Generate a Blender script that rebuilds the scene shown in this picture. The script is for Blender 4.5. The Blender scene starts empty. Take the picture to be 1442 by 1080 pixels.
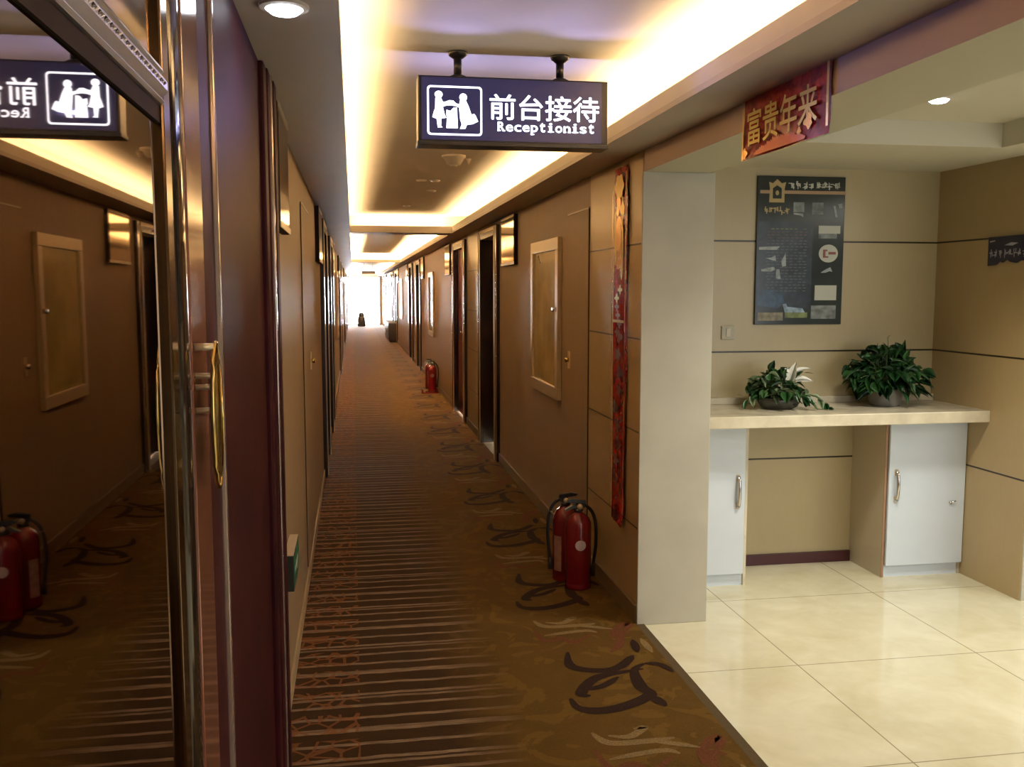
import bpy, bmesh, math, random
from mathutils import Vector, Matrix
PI = math.pi
scn = bpy.context.scene
COL = scn.collection
random.seed(7)

# ------------------------------------------------------------------ view
scn.view_settings.view_transform = 'Standard'
scn.view_settings.look = 'None'
scn.view_settings.exposure = 0.0
scn.cycles.use_denoising = True
scn.cycles.max_bounces = 10
scn.cycles.diffuse_bounces = 4
scn.cycles.glossy_bounces = 5
scn.cycles.sample_clamp_indirect = 6.0
scn.cycles.caustics_reflective = False
scn.cycles.caustics_refractive = False

# ------------------------------------------------------------------ camera
H = 1.52
F = 1320.0
phi = math.atan((540 - 408) / F)
th = math.atan((721 - 497) / F * math.cos(phi))
cam = bpy.data.cameras.new('camera')
cam.sensor_width = 36.0
cam.lens = 36.0 * F / 1442.0
cam.clip_start = 0.02
cam.clip_end = 200
camo = bpy.data.objects.new('camera', cam)
COL.objects.link(camo)
camo.location = (0, 0, H)
camo.rotation_euler = (PI / 2 - phi, 0, -th)
scn.camera = camo

# ------------------------------------------------------------------ materials
def nodes(name):
    m = bpy.data.materials.new(name)
    m.use_nodes = True
    nt = m.node_tree
    b = nt.nodes['Principled BSDF']
    return m, nt, b

def plain(name, col, rough=0.5, metal=0.0, noise=0.0, nscale=30, spec=0.5, coat=0.0, emit=None, estr=0.0, bump=0.0):
    m, nt, b = nodes(name)
    b.inputs['Base Color'].default_value = (*col, 1)
    b.inputs['Roughness'].default_value = rough
    b.inputs['Metallic'].default_value = metal
    b.inputs['Specular IOR Level'].default_value = spec
    b.inputs['Coat Weight'].default_value = coat
    b.inputs['Coat Roughness'].default_value = 0.05
    if emit:
        b.inputs['Emission Color'].default_value = (*emit, 1)
        b.inputs['Emission Strength'].default_value = estr
    if noise > 0 or bump > 0:
        tc = nt.nodes.new('ShaderNodeTexCoord')
        n = nt.nodes.new('ShaderNodeTexNoise')
        n.inputs['Scale'].default_value = nscale
        n.inputs['Detail'].default_value = 4
        nt.links.new(tc.outputs['Object'], n.inputs['Vector'])
        if noise > 0:
            r = nt.nodes.new('ShaderNodeValToRGB')
            r.color_ramp.elements[0].position = 0.3
            r.color_ramp.elements[1].position = 0.7
            r.color_ramp.elements[0].color = (*[c * (1 - noise) for c in col], 1)
            r.color_ramp.elements[1].color = (*[min(1, c * (1 + noise)) for c in col], 1)
            nt.links.new(n.outputs['Fac'], r.inputs['Fac'])
            nt.links.new(r.outputs['Color'], b.inputs['Base Color'])
        if bump > 0:
            bp = nt.nodes.new('ShaderNodeBump')
            bp.inputs['Strength'].default_value = bump
            bp.inputs['Distance'].default_value = 0.004
            nt.links.new(n.outputs['Fac'], bp.inputs['Height'])
            nt.links.new(bp.outputs['Normal'], b.inputs['Normal'])
    return m

def M(nt, op, a, b=None, c=None):
    n = nt.nodes.new('ShaderNodeMath')
    n.operation = op
    for i, v in enumerate((a, b, c)):
        if v is None:
            continue
        if isinstance(v, (int, float)):
            n.inputs[i].default_value = v
        else:
            nt.links.new(v, n.inputs[i])
    return n.outputs[0]

def mixc(nt, fac, a, b):
    n = nt.nodes.new('ShaderNodeMix')
    n.data_type = 'RGBA'
    for k, v in ((0, fac), (6, a), (7, b)):
        if isinstance(v, tuple):
            n.inputs[k].default_value = (*v, 1) if len(v) == 3 else v
        elif isinstance(v, (int, float)):
            n.inputs[k].default_value = v
        else:
            nt.links.new(v, n.inputs[k])
    return n.outputs[2]

def coords(nt):
    g = nt.nodes.new('ShaderNodeNewGeometry')
    s = nt.nodes.new('ShaderNodeSeparateXYZ')
    nt.links.new(g.outputs['Position'], s.inputs[0])
    return g.outputs['Position'], s.outputs[0], s.outputs[1], s.outputs[2]

def noise(nt, vec, scale, detail=4, sc3=None, dist=0.0):
    if sc3:
        mp = nt.nodes.new('ShaderNodeMapping')
        mp.inputs['Scale'].default_value = sc3
        nt.links.new(vec, mp.inputs[0])
        vec = mp.outputs[0]
    n = nt.nodes.new('ShaderNodeTexNoise')
    n.inputs['Scale'].default_value = scale
    n.inputs['Detail'].default_value = detail
    n.inputs['Distortion'].default_value = dist
    nt.links.new(vec, n.inputs['Vector'])
    return n.outputs['Fac']

def line_mask(nt, coord, vals, w):
    out = None
    for v in vals:
        d = M(nt, 'ABSOLUTE', M(nt, 'SUBTRACT', coord, v))
        k = M(nt, 'LESS_THAN', d, w)
        out = k if out is None else M(nt, 'MAXIMUM', out, k)
    return out

def panel_mat(name, col, zl, yl=(), xl=(), line=(0.03, 0.02, 0.01), w=0.004, rough=0.28, var=0.12, bevel=True):
    m, nt, b = nodes(name)
    P, x, y, z = coords(nt)
    n = noise(nt, P, 2.2, 5, dist=0.6)
    n2 = noise(nt, P, 60, 2, sc3=(1, 1, 0.15))
    f = M(nt, 'ADD', M(nt, 'MULTIPLY', n, 0.7), M(nt, 'MULTIPLY', n2, 0.3))
    c = mixc(nt, f, tuple(v * (1 - var) for v in col), tuple(min(1, v * (1 + var)) for v in col))
    mk = line_mask(nt, z, zl, w)
    if yl:
        mk = M(nt, 'MAXIMUM', mk, line_mask(nt, y, yl, w * .6))
    if xl:
        mk = M(nt, 'MAXIMUM', mk, line_mask(nt, x, xl, w * .6))
    c = mixc(nt, mk, c, line)
    nt.links.new(c, b.inputs['Base Color'])
    b.inputs['Roughness'].default_value = rough
    bp = nt.nodes.new('ShaderNodeBump')
    bp.inputs['Distance'].default_value = 0.005
    bp.inputs['Strength'].default_value = 0.8
    nt.links.new(M(nt, 'SUBTRACT', 1.0, mk), bp.inputs['Height'])
    nt.links.new(bp.outputs['Normal'], b.inputs['Normal'])
    return m

def wallpaper_mat(name, col):
    m, nt, b = nodes(name)
    P, x, y, z = coords(nt)
    n = noise(nt, P, 6, 3, sc3=(1, 9, 0.4))
    n2 = noise(nt, P, 40, 3, sc3=(1, 6, 1))
    f = M(nt, 'ADD', M(nt, 'MULTIPLY', n, 0.6), M(nt, 'MULTIPLY', n2, 0.4))
    nt.links.new(mixc(nt, f, tuple(c * .78 for c in col), tuple(c * 1.22 for c in col)), b.inputs['Base Color'])
    b.inputs['Roughness'].default_value = 0.55
    bp = nt.nodes.new('ShaderNodeBump')
    bp.inputs['Distance'].default_value = 0.002
    bp.inputs['Strength'].default_value = 0.3
    nt.links.new(n2, bp.inputs['Height'])
    nt.links.new(bp.outputs['Normal'], b.inputs['Normal'])
    return m

def wood_mat(name, c1, c2, rough=0.2, coat=0.5):
    m, nt, b = nodes(name)
    P, x, y, z = coords(nt)
    n = noise(nt, P, 5, 5, sc3=(6, 8, 0.5), dist=0.4)
    nt.links.new(mixc(nt, n, c1, c2), b.inputs['Base Color'])
    b.inputs['Roughness'].default_value = rough
    b.inputs['Coat Weight'].default_value = coat
    b.inputs['Coat Roughness'].default_value = 0.08
    return m

def floor_tile_mat():
    m, nt, b = nodes('polished_cream_tile')
    P, x, y, z = coords(nt)
    T = 0.80
    def grid(c, o):
        fr = M(nt, 'FRACT', M(nt, 'DIVIDE', M(nt, 'SUBTRACT', c, o), T))
        d = M(nt, 'MINIMUM', fr, M(nt, 'SUBTRACT', 1.0, fr))
        return M(nt, 'LESS_THAN', d, 0.0032)
    g = M(nt, 'MAXIMUM', grid(x, 1.76 - 8), grid(y, 3.435 - 8))
    n = noise(nt, P, 2.4, 6, dist=1.2)
    n2 = noise(nt, P, 14, 4, dist=0.5)
    f = M(nt, 'ADD', M(nt, 'MULTIPLY', n, 0.75), M(nt, 'MULTIPLY', n2, 0.25))
    r = nt.nodes.new('ShaderNodeValToRGB')
    r.color_ramp.elements[0].position = 0.3
    r.color_ramp.elements[0].color = (0.56, 0.51, 0.35, 1)
    r.color_ramp.elements[1].position = 0.72
    r.color_ramp.elements[1].color = (0.72, 0.69, 0.54, 1)
    nt.links.new(f, r.inputs['Fac'])
    c = mixc(nt, g, r.outputs['Color'], (0.30, 0.26, 0.17))
    nt.links.new(c, b.inputs['Base Color'])
    b.inputs['Roughness'].default_value = 0.09
    b.inputs['Specular IOR Level'].default_value = 0.6
    return m

def carpet_mat():
    m, nt, b = nodes('striped_brown_carpet')
    P, x, y, z = coords(nt)
    fine = noise(nt, P, 260, 2)
    big = noise(nt, P, 5, 4, dist=0.8)
    warp = M(nt, 'MULTIPLY', M(nt, 'SUBTRACT', noise(nt, P, 9, 2), 0.5), 0.018)
    yy = M(nt, 'ADD', y, warp)
    def stripes(per, off, w):
        fr = M(nt, 'FRACT', M(nt, 'DIVIDE', M(nt, 'ADD', yy, off), per))
        return M(nt, 'LESS_THAN', fr, w)
    s = M(nt, 'MAXIMUM', stripes(0.098, 0.0, 0.20), M(nt, 'MULTIPLY', stripes(0.245, 0.03, 0.07), 0.8))
    brk = M(nt, 'MULTIPLY', noise(nt, P, 20, 2, sc3=(.6, 4, 1)), 1.5)
    brk = M(nt, 'MINIMUM', brk, 1.0)
    # stripes fade toward the middle of the corridor
    edge = M(nt, 'ADD', x, M(nt, 'MULTIPLY', M(nt, 'SUBTRACT', noise(nt, P, 3, 2), 0.5), 0.25))
    mr = nt.nodes.new('ShaderNodeMapRange')
    mr.inputs['From Min'].default_value = 0.30
    mr.inputs['From Max'].default_value = 0.58
    mr.inputs['To Min'].default_value = 1.0
    mr.inputs['To Max'].default_value = 0.0
    nt.links.new(edge, mr.inputs['Value'])
    left = mr.outputs[0]
    sm = M(nt, 'MULTIPLY', M(nt, 'MULTIPLY', s, left), brk)
    base = mixc(nt, left, mixc(nt, big, (0.066, 0.034, 0.007), (0.104, 0.055, 0.010)), mixc(nt, big, (0.030, 0.0135, 0.0055), (0.050, 0.023, 0.008)))
    c = mixc(nt, sm, base, (0.23, 0.155, 0.095))
    # lattice band along the left wall
    vo = nt.nodes.new('ShaderNodeTexVoronoi')
    vo.feature = 'DISTANCE_TO_EDGE'
    vo.inputs['Scale'].default_value = 15
    nt.links.new(P, vo.inputs['Vector'])
    lat = M(nt, 'LESS_THAN', vo.outputs['Distance'], 0.07)
    zone = M(nt, 'MULTIPLY', M(nt, 'LESS_THAN', x, 0.0), M(nt, 'LESS_THAN', M(nt, 'FRACT', M(nt, 'DIVIDE', yy, 0.196)), 0.75))
    lat = M(nt, 'MULTIPLY', M(nt, 'MULTIPLY', lat, zone), 0.75)
    c = mixc(nt, lat, c, (0.18, 0.066, 0.024))
    # golden mottling on the right
    gm = M(nt, 'MULTIPLY', M(nt, 'SUBTRACT', 1.0, left), M(nt, 'GREATER_THAN', noise(nt, P, 4.5, 3, dist=2.0), 0.56))
    c = mixc(nt, M(nt, 'MULTIPLY', gm, 0.38), c, (0.14, 0.078, 0.015))
    bd = M(nt, 'GREATER_THAN', x, 1.245)
    c = mixc(nt, M(nt, 'MULTIPLY', bd, M(nt, 'LESS_THAN', y, 3.985)), c, (0.085, 0.06, 0.032))
    sh = M(nt, 'ADD', 0.75, M(nt, 'MULTIPLY', fine, 0.5))
    mu = nt.nodes.new('ShaderNodeMix'); mu.data_type = 'RGBA'; mu.blend_type = 'MULTIPLY'
    mu.inputs[0].default_value = 1
    nt.links.new(c, mu.inputs[6]); nt.links.new(sh, mu.inputs[7])
    nt.links.new(mu.outputs[2], b.inputs['Base Color'])
    b.inputs['Roughness'].default_value = 0.95
    b.inputs['Specular IOR Level'].default_value = 0.1
    bp = nt.nodes.new('ShaderNodeBump')
    bp.inputs['Strength'].default_value = 0.5
    bp.inputs['Distance'].default_value = 0.004
    nt.links.new(fine, bp.inputs['Height'])
    nt.links.new(bp.outputs['Normal'], b.inputs['Normal'])
    return m

def emission(name, col, s):
    m = bpy.data.materials.new(name)
    m.use_nodes = True
    nt = m.node_tree
    nt.nodes.clear()
    o = nt.nodes.new('ShaderNodeOutputMaterial')
    e = nt.nodes.new('ShaderNodeEmission')
    e.inputs[0].default_value = (*col, 1)
    e.inputs[1].default_value = s
    nt.links.new(e.outputs[0], o.inputs[0])
    return m

def glass_pane_mat():
    m = bpy.data.materials.new('clear_pane')
    m.use_nodes = True
    nt = m.node_tree
    nt.nodes.clear()
    o = nt.nodes.new('ShaderNodeOutputMaterial')
    t = nt.nodes.new('ShaderNodeBsdfTransparent')
    g = nt.nodes.new('ShaderNodeBsdfGlossy')
    g.inputs['Roughness'].default_value = 0.02
    mx = nt.nodes.new('ShaderNodeMixShader')
    mx.inputs[0].default_value = 0.06
    nt.links.new(t.outputs[0], mx.inputs[1])
    nt.links.new(g.outputs[0], mx.inputs[2])
    nt.links.new(mx.outputs[0], o.inputs[0])
    return m

def mirror_mat(name, col, rough=0.02):
    return plain(name, col, rough, 1.0)

def banner_mat(name):
    m, nt, b = nodes(name)
    P, x, y, z = coords(nt)
    n = noise(nt, P, 26, 3, dist=1.2)
    r = nt.nodes.new('ShaderNodeValToRGB')
    r.color_ramp.elements[0].position = 0.35
    r.color_ramp.elements[0].color = (0.20, 0.008, 0.008, 1)
    r.color_ramp.elements[1].position = 0.66
    r.color_ramp.elements[1].color = (0.42, 0.03, 0.02, 1)
    nt.links.new(n, r.inputs['Fac'])
    nt.links.new(r.outputs['Color'], b.inputs['Base Color'])
    b.inputs['Roughness'].default_value = 0.22
    return m

MAT = dict(
    paper=wallpaper_mat('brown_wallpaper', (0.29, 0.195, 0.112)),
    tile_c=panel_mat('corridor_wall_panel', (0.47, 0.345, 0.175), (1.722, 1.30, 0.88, 0.44), w=0.004),
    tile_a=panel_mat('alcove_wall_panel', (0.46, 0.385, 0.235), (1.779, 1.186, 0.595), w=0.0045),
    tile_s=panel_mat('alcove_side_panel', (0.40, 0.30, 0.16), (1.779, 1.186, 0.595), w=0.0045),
    column=plain('painted_column', (0.47, 0.45, 0.38), 0.6, noise=0.06, nscale=5),
    white=plain('ceiling_paint', (0.62, 0.57, 0.50), 0.7, noise=0.03, nscale=4),
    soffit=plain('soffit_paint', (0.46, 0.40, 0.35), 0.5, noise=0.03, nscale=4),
    lobby_white=plain('lobby_ceiling_paint', (0.60, 0.57, 0.47), 0.7),
    header=plain('header_paint', (0.45, 0.33, 0.27), 0.5),
    header_under=plain('header_underside_paint', (0.52, 0.50, 0.38), 0.6),
    floor=floor_tile_mat(),
    carpet=carpet_mat(),
    scroll_dark=plain('carpet_scroll_dark', (0.022, 0.010, 0.007), 0.95, spec=0.1, noise=0.3, nscale=200),
    scroll_tan=plain('carpet_scroll_tan', (0.16, 0.105, 0.045), 0.95, spec=0.1, noise=0.3, nscale=200),
    scroll_rust=plain('carpet_scroll_rust', (0.10, 0.035, 0.015), 0.95, spec=0.1, noise=0.3, nscale=200),
    mirror=mirror_mat('tinted_mirror', (0.33, 0.255, 0.205)),
    mirror_dark=mirror_mat('dark_mirror', (0.40, 0.30, 0.20), 0.06),
    brass=plain('polished_brass', (0.55, 0.38, 0.14), 0.14, 1.0),
    brass_dark=plain('dark_brass', (0.30, 0.22, 0.09), 0.22, 0.9),  # darker brass for the inner plate of the pull handle
    brass_pale=plain('pale_brass', (0.70, 0.57, 0.36), 0.3, 0.4),
    gilt=plain('dark_gilt_metal', (0.19, 0.125, 0.075), 0.14, 1.0),
    chrome=plain('chrome', (0.62, 0.60, 0.58), 0.15, 1.0),
    polish=plain('black_polish', (0.02, 0.014, 0.012), 0.08, 0.3),
    silver=plain('silver_moulding', (0.66, 0.66, 0.74), 0.32, 1.0),
    silver_dark=plain('silver_moulding_groove', (0.16, 0.15, 0.17), 0.4, 1.0),
    maroon=plain('maroon_lacquer', (0.034, 0.005, 0.007), 0.5, noise=0.3, nscale=6, spec=0.10),
    maroon_far=wood_mat('maroon_door', (0.17, 0.016, 0.014), (0.25, 0.026, 0.022), 0.3, 0.3),
    stile=wood_mat('reddish_stile', (0.17, 0.06, 0.038), (0.23, 0.085, 0.055), 0.16, 0.7),
    bead=plain('glossy_bead', (0.40, 0.30, 0.26), 0.16, 0.6),
    darkwood=wood_mat('dark_door', (0.016, 0.008, 0.008), (0.030, 0.014, 0.014), 0.25, 0.3),
    railwood=plain('rail_wood', (0.022, 0.012, 0.008), 0.75, spec=0.12),
    black=plain('black_plastic', (0.012, 0.012, 0.014), 0.35),
    blackm=plain('black_metal', (0.02, 0.02, 0.026), 0.3, 0.4),
    signface=plain('sign_face', (0.010, 0.011, 0.034), 0.3, emit=(0.06, 0.065, 0.34), estr=0.19),
    signlit=emission('sign_lettering', (0.86, 0.88, 1.0), 3.2),
    red=plain('extinguisher_red', (0.17, 0.007, 0.010), 0.25, coat=0.25),
    label=plain('pale_label', (0.62, 0.50, 0.48), 0.5),
    dark_red=plain('dark_red_foil', (0.14, 0.02, 0.012), 0.3, 0.2),
    pinklabel=plain('worn_pink_label', (0.36, 0.20, 0.18), 0.5, noise=0.2, nscale=40),
    rubber=plain('black_rubber', (0.010, 0.010, 0.010), 0.5),
    marble=plain('counter_marble', (0.58, 0.52, 0.40), 0.2, noise=0.16, nscale=9),
    cab=plain('cabinet_white', (0.60, 0.67, 0.78), 0.35, noise=0.02, nscale=6),
    cab_in=plain('cabinet_side', (0.46, 0.40, 0.31), 0.4),
    edge_br=plain('cabinet_edge_banding', (0.30, 0.17, 0.10), 0.35),
    skirt=plain('maroon_skirting', (0.060, 0.012, 0.016), 0.3),
    leaf=plain('pothos_leaf', (0.020, 0.075, 0.018), 0.35, noise=0.5, nscale=18),
    leaf2=plain('pothos_leaf_light', (0.05, 0.12, 0.04), 0.35, noise=0.45, nscale=18),
    leaf3=plain('pothos_leaf_variegated', (0.16, 0.22, 0.12), 0.4, noise=0.4, nscale=25),
    leaf_dark=plain('deep_green_leaf', (0.012, 0.048, 0.014), 0.32, noise=0.5, nscale=18),
    leaf_br=plain('yellowing_leaf', (0.14, 0.12, 0.03), 0.5, noise=0.3, nscale=25),
    stem=plain('plant_stem', (0.07, 0.13, 0.04), 0.5),
    petal=plain('white_petal', (0.72, 0.72, 0.66), 0.5),
    pot_dark=plain('dark_bowl', (0.045, 0.045, 0.036), 0.3),
    pot_grey=plain('grey_pot', (0.20, 0.19, 0.18), 0.4, noise=0.12, nscale=12),
    soil=plain('potting_soil', (0.03, 0.02, 0.012), 0.9, noise=0.4, nscale=60),
    poster=plain('poster_black', (0.016, 0.024, 0.022), 0.16, noise=0.35, nscale=4),
    poster_blue=plain('poster_blue_field', (0.018, 0.030, 0.045), 0.2, noise=0.6, nscale=16),
    poster_gold=plain('poster_gold', (0.44, 0.33, 0.13), 0.4),
    poster_line=plain('poster_tan_line', (0.40, 0.26, 0.14), 0.4),
    poster_white=plain('poster_white', (0.50, 0.52, 0.46), 0.4),
    poster_grey=plain('poster_grey_photo', (0.17, 0.19, 0.19), 0.35, noise=0.6, nscale=30),
    poster_sky=plain('poster_sky_photo', (0.26, 0.38, 0.52), 0.35, noise=0.6, nscale=30),
    poster_green=plain('poster_green_photo', (0.16, 0.20, 0.05), 0.35, noise=0.5, nscale=30),
    poster_tan=plain('poster_tan_photo', (0.24, 0.21, 0.13), 0.35, noise=0.6, nscale=30),
    poster_pale=plain('poster_pale', (0.30, 0.34, 0.36), 0.4, noise=.4, nscale=40),
    poster_lake=plain('poster_lake', (0.02, 0.06, 0.12), 0.2, noise=.7, nscale=25),
    poster_row=plain('poster_row', (0.07, 0.085, 0.10), 0.3),
    poster_redrow=plain('poster_redrow', (0.10, 0.045, 0.04), 0.3),
    poster_red=plain('poster_red_mark', (0.24, 0.05, 0.04), 0.4),
    navy=plain('navy_plate', (0.018, 0.018, 0.05), 0.25),
    navy_txt=plain('navy_plate_marks', (0.34, 0.34, 0.48), 0.4),
    banner=banner_mat('red_foil'),
    gold=plain('gold_foil', (0.56, 0.37, 0.10), 0.28, 0.7),
    gold_glow=plain('gold_foil_bright', (0.78, 0.42, 0.12), 0.22, 0.8),
    foil_pink=plain('coral_foil', (0.62, 0.16, 0.09), 0.3, 0.4),
    panel_glass=plain('golden_glass', (0.55, 0.44, 0.16), 0.16, 0.1, noise=0.2, nscale=4, coat=.5),
    plate=plain('mirror_plate', (0.78, 0.62, 0.38), 0.08, 1.0),
    green=plain('exit_green', (0.015, 0.13, 0.06), 0.3, emit=(0.02, 0.5, 0.2), estr=0.01),
    grey_dark=plain('box_dark', (0.010, 0.016, 0.012), 0.4),
    boxtop=plain('box_top_lit_metal', (0.50, 0.42, 0.32), 0.35),  # beige carries the light on the exit box top
    lamp=emission('downlight_lens', (1.0, 0.97, 0.88), 14.0),
    lamp_w=emission('downlight_lens_cool', (0.90, 0.93, 1.0), 14.0),
    led=emission('cove_led', (1.0, 0.72, 0.36), 6.0),
    plastic=plain('white_plastic', (0.56, 0.50, 0.42), 0.4),
    off=plain('unlit_lens', (0.50, 0.42, 0.33), 0.3),
    pane=glass_pane_mat(),
    alum=plain('aluminium_frame', (0.50, 0.50, 0.52), 0.35, 0.8),
    base=plain('baseboard_beige', (0.40, 0.30, 0.17), 0.35),
    base_r=plain('baseboard_brown', (0.20, 0.13, 0.06), 0.35),
    bin=plain('bin_grey', (0.03, 0.03, 0.035), 0.4),
    cabdark=plain('dark_cabinet', (0.022, 0.018, 0.022), 0.35),
    plain_grey=plain('rear_wall_paint', (0.35, 0.33, 0.28), 0.6),
)

# ------------------------------------------------------------------ mesh helpers
class MB:
    def __init__(self):
        self.bm = bmesh.new()
        self.mats = []
    def mi(self, m):
        if m is None:
            return 0
        if m not in self.mats:
            self.mats.append(m)
        return self.mats.index(m)
    def _setm(self, faces, m):
        i = self.mi(m)
        for f in faces:
            f.material_index = i
    def box(self, x0, x1, y0, y1, z0, z1, m=None, bevel=0.0):
        r = bmesh.ops.create_cube(self.bm, size=1.0)
        vs = r['verts']
        for v in vs:
            v.co = Vector(((x0 + x1) / 2 + v.co.x * (x1 - x0), (y0 + y1) / 2 + v.co.y * (y1 - y0), (z0 + z1) / 2 + v.co.z * (z1 - z0)))
        fs = set(f for v in vs for f in v.link_faces)
        self._setm(fs, m)
        if bevel > 0:
            es = set(e for v in vs for e in v.link_edges)
            rr = bmesh.ops.bevel(self.bm, geom=list(es), offset=bevel, segments=2, affect='EDGES', profile=0.6)
            self._setm(rr['faces'], m)
        return self
    def poly(self, pts, m=None):
        vs = [self.bm.verts.new(p) for p in pts]
        f = self.bm.faces.new(vs)
        self._setm([f], m)
        return f
    def prism(self, pts, d, m=None):
        d = Vector(d)
        a = [self.bm.verts.new(p) for p in pts]
        b = [self.bm.verts.new(Vector(p) + d) for p in pts]
        fs = [self.bm.faces.new(a), self.bm.faces.new(b[::-1])]
        n = len(pts)
        for i in range(n):
            fs.append(self.bm.faces.new((a[i], b[i], b[(i + 1) % n], a[(i + 1) % n])))
        self._setm(fs, m)
        return self
    def lathe(self, prof, cx=0, cy=0, m=None, n=32, sx=1.0, sy=1.0, close=True):
        rings = []
        for r, z in prof:
            rings.append([self.bm.verts.new((cx + r * sx * math.cos(2 * PI * k / n), cy + r * sy * math.sin(2 * PI * k / n), z)) for k in range(n)])
        fs = []
        for a, b in zip(rings, rings[1:]):
            for k in range(n):
                fs.append(self.bm.faces.new((a[k], a[(k + 1) % n], b[(k + 1) % n], b[k])))
        if close:
            if prof[0][0] > 1e-4:
                fs.append(self.bm.faces.new(rings[0][::-1]))
            if prof[-1][0] > 1e-4:
                fs.append(self.bm.faces.new(rings[-1]))
        for f in fs:
            f.smooth = True
        self._setm(fs, m)
        return self
    def tube(self, pts, r, m=None, n=8, closed=False):
        pts = [Vector(p) for p in pts]
        N = len(pts)
        rings = []
        up = Vector((0, 0, 1))
        for i, p in enumerate(pts):
            if closed:
                t = pts[(i + 1) % N] - pts[i - 1]
            else:
                t = pts[min(i + 1, N - 1)] - pts[max(i - 1, 0)]
            t.normalize()
            ref = up if abs(t.z) < 0.95 else Vector((1, 0, 0))
            a = t.cross(ref).normalized()
            b = t.cross(a).normalized()
            rr = r[i] if isinstance(r, (list, tuple)) else r
            rings.append([self.bm.verts.new(p + a * rr * math.cos(2 * PI * k / n) + b * rr * math.sin(2 * PI * k / n)) for k in range(n)])
        fs = []
        pairs = list(zip(rings, rings[1:]))
        if closed:
            pairs.append((rings[-1], rings[0]))
        for A, B in pairs:
            for k in range(n):
                fs.append(self.bm.faces.new((A[k], A[(k + 1) % n], B[(k + 1) % n], B[k])))
        if not closed:
            fs.append(self.bm.faces.new(rings[0][::-1]))
            fs.append(self.bm.faces.new(rings[-1]))
        for f in fs:
            f.smooth = True
        self._setm(fs, m)
        return self
    def strip(self, pts, w, z, m=None):
        """flat ribbon lying on a floor: pts (x, y), width tapering at both ends"""
        P = [Vector((p[0], p[1], z)) for p in catmull(pts, 6)]
        N = len(P)
        vs = []
        for i, p in enumerate(P):
            t = P[min(i + 1, N - 1)] - P[max(i - 1, 0)]
            t.normalize()
            s = Vector((-t.y, t.x, 0))
            k = min(1.0, 0.25 + 3.0 * min(i, N - 1 - i) / N)
            vs.append((self.bm.verts.new(p + s * w * k / 2), self.bm.verts.new(p - s * w * k / 2)))
        for a, b in zip(vs, vs[1:]):
            f = self.bm.faces.new((a[0], a[1], b[1], b[0]))
            if f.normal.z < 0:
                f.normal_flip()
            f.normal_update()
            if f.normal.z < 0:
                f.normal_flip()
            self._setm([f], m)
        return self
    def build(self, name, mat=None, parent=None, label=None, smooth=False, recalc=True):
        if recalc:
            bmesh.ops.recalc_face_normals(self.bm, faces=self.bm.faces)
        me = bpy.data.meshes.new(name)
        if smooth:
            for f in self.bm.faces:
                f.smooth = True
        self.bm.to_mesh(me)
        self.bm.free()
        if self.mats:
            for m in self.mats:
                me.materials.append(MAT[m])
        elif mat:
            me.materials.append(MAT[mat])
        o = bpy.data.objects.new(name, me)
        COL.objects.link(o)
        if parent is not None:
            o.parent = parent
        if label:
            o['label'] = label
        return o

def catmull(pts, k=6):
    pts = [tuple(p) for p in pts]
    if len(pts) < 3:
        return [tuple(a + (b - a) * i / k for a, b in zip(pts[0], pts[1])) for i in range(k + 1)]
    P = [pts[0]] + pts + [pts[-1]]
    out = []
    for i in range(1, len(P) - 2):
        for j in range(k):
            t = j / k
            a, b, c, d = P[i - 1], P[i], P[i + 1], P[i + 2]
            out.append(tuple(0.5 * ((2 * q) + (-p + r) * t + (2 * p - 5 * q + 4 * r - s) * t * t + (-p + 3 * q - 3 * r + s) * t ** 3) for p, q, r, s in zip(a, b, c, d)))
    out.append(pts[-1])
    return out

def tag(o, label, cat, group=None, kind=None):
    o['label'] = label
    o['category'] = cat
    if group:
        o['group'] = group
    if kind:
        o['kind'] = kind
    return o

def empty(name, loc, label, cat, group=None, kind=None, rz=0.0):
    o = bpy.data.objects.new(name, None)
    o.empty_display_size = 0.1
    COL.objects.link(o)
    o.location = loc
    o.rotation_euler = (0, 0, rz)
    return tag(o, label, cat, group, kind)

def struct(o, label=None):
    o['kind'] = 'structure'
    if label:
        o['label'] = label
    return o

def clone(root, loc, label):
    r = root.copy()
    COL.objects.link(r)
    r.location = loc
    r['label'] = label
    for ch in list(root.children):
        c = ch.copy()
        COL.objects.link(c)
        c.parent = r
        for g in list(ch.children):
            d = g.copy()
            COL.objects.link(d)
            d.parent = c
    return r

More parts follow.
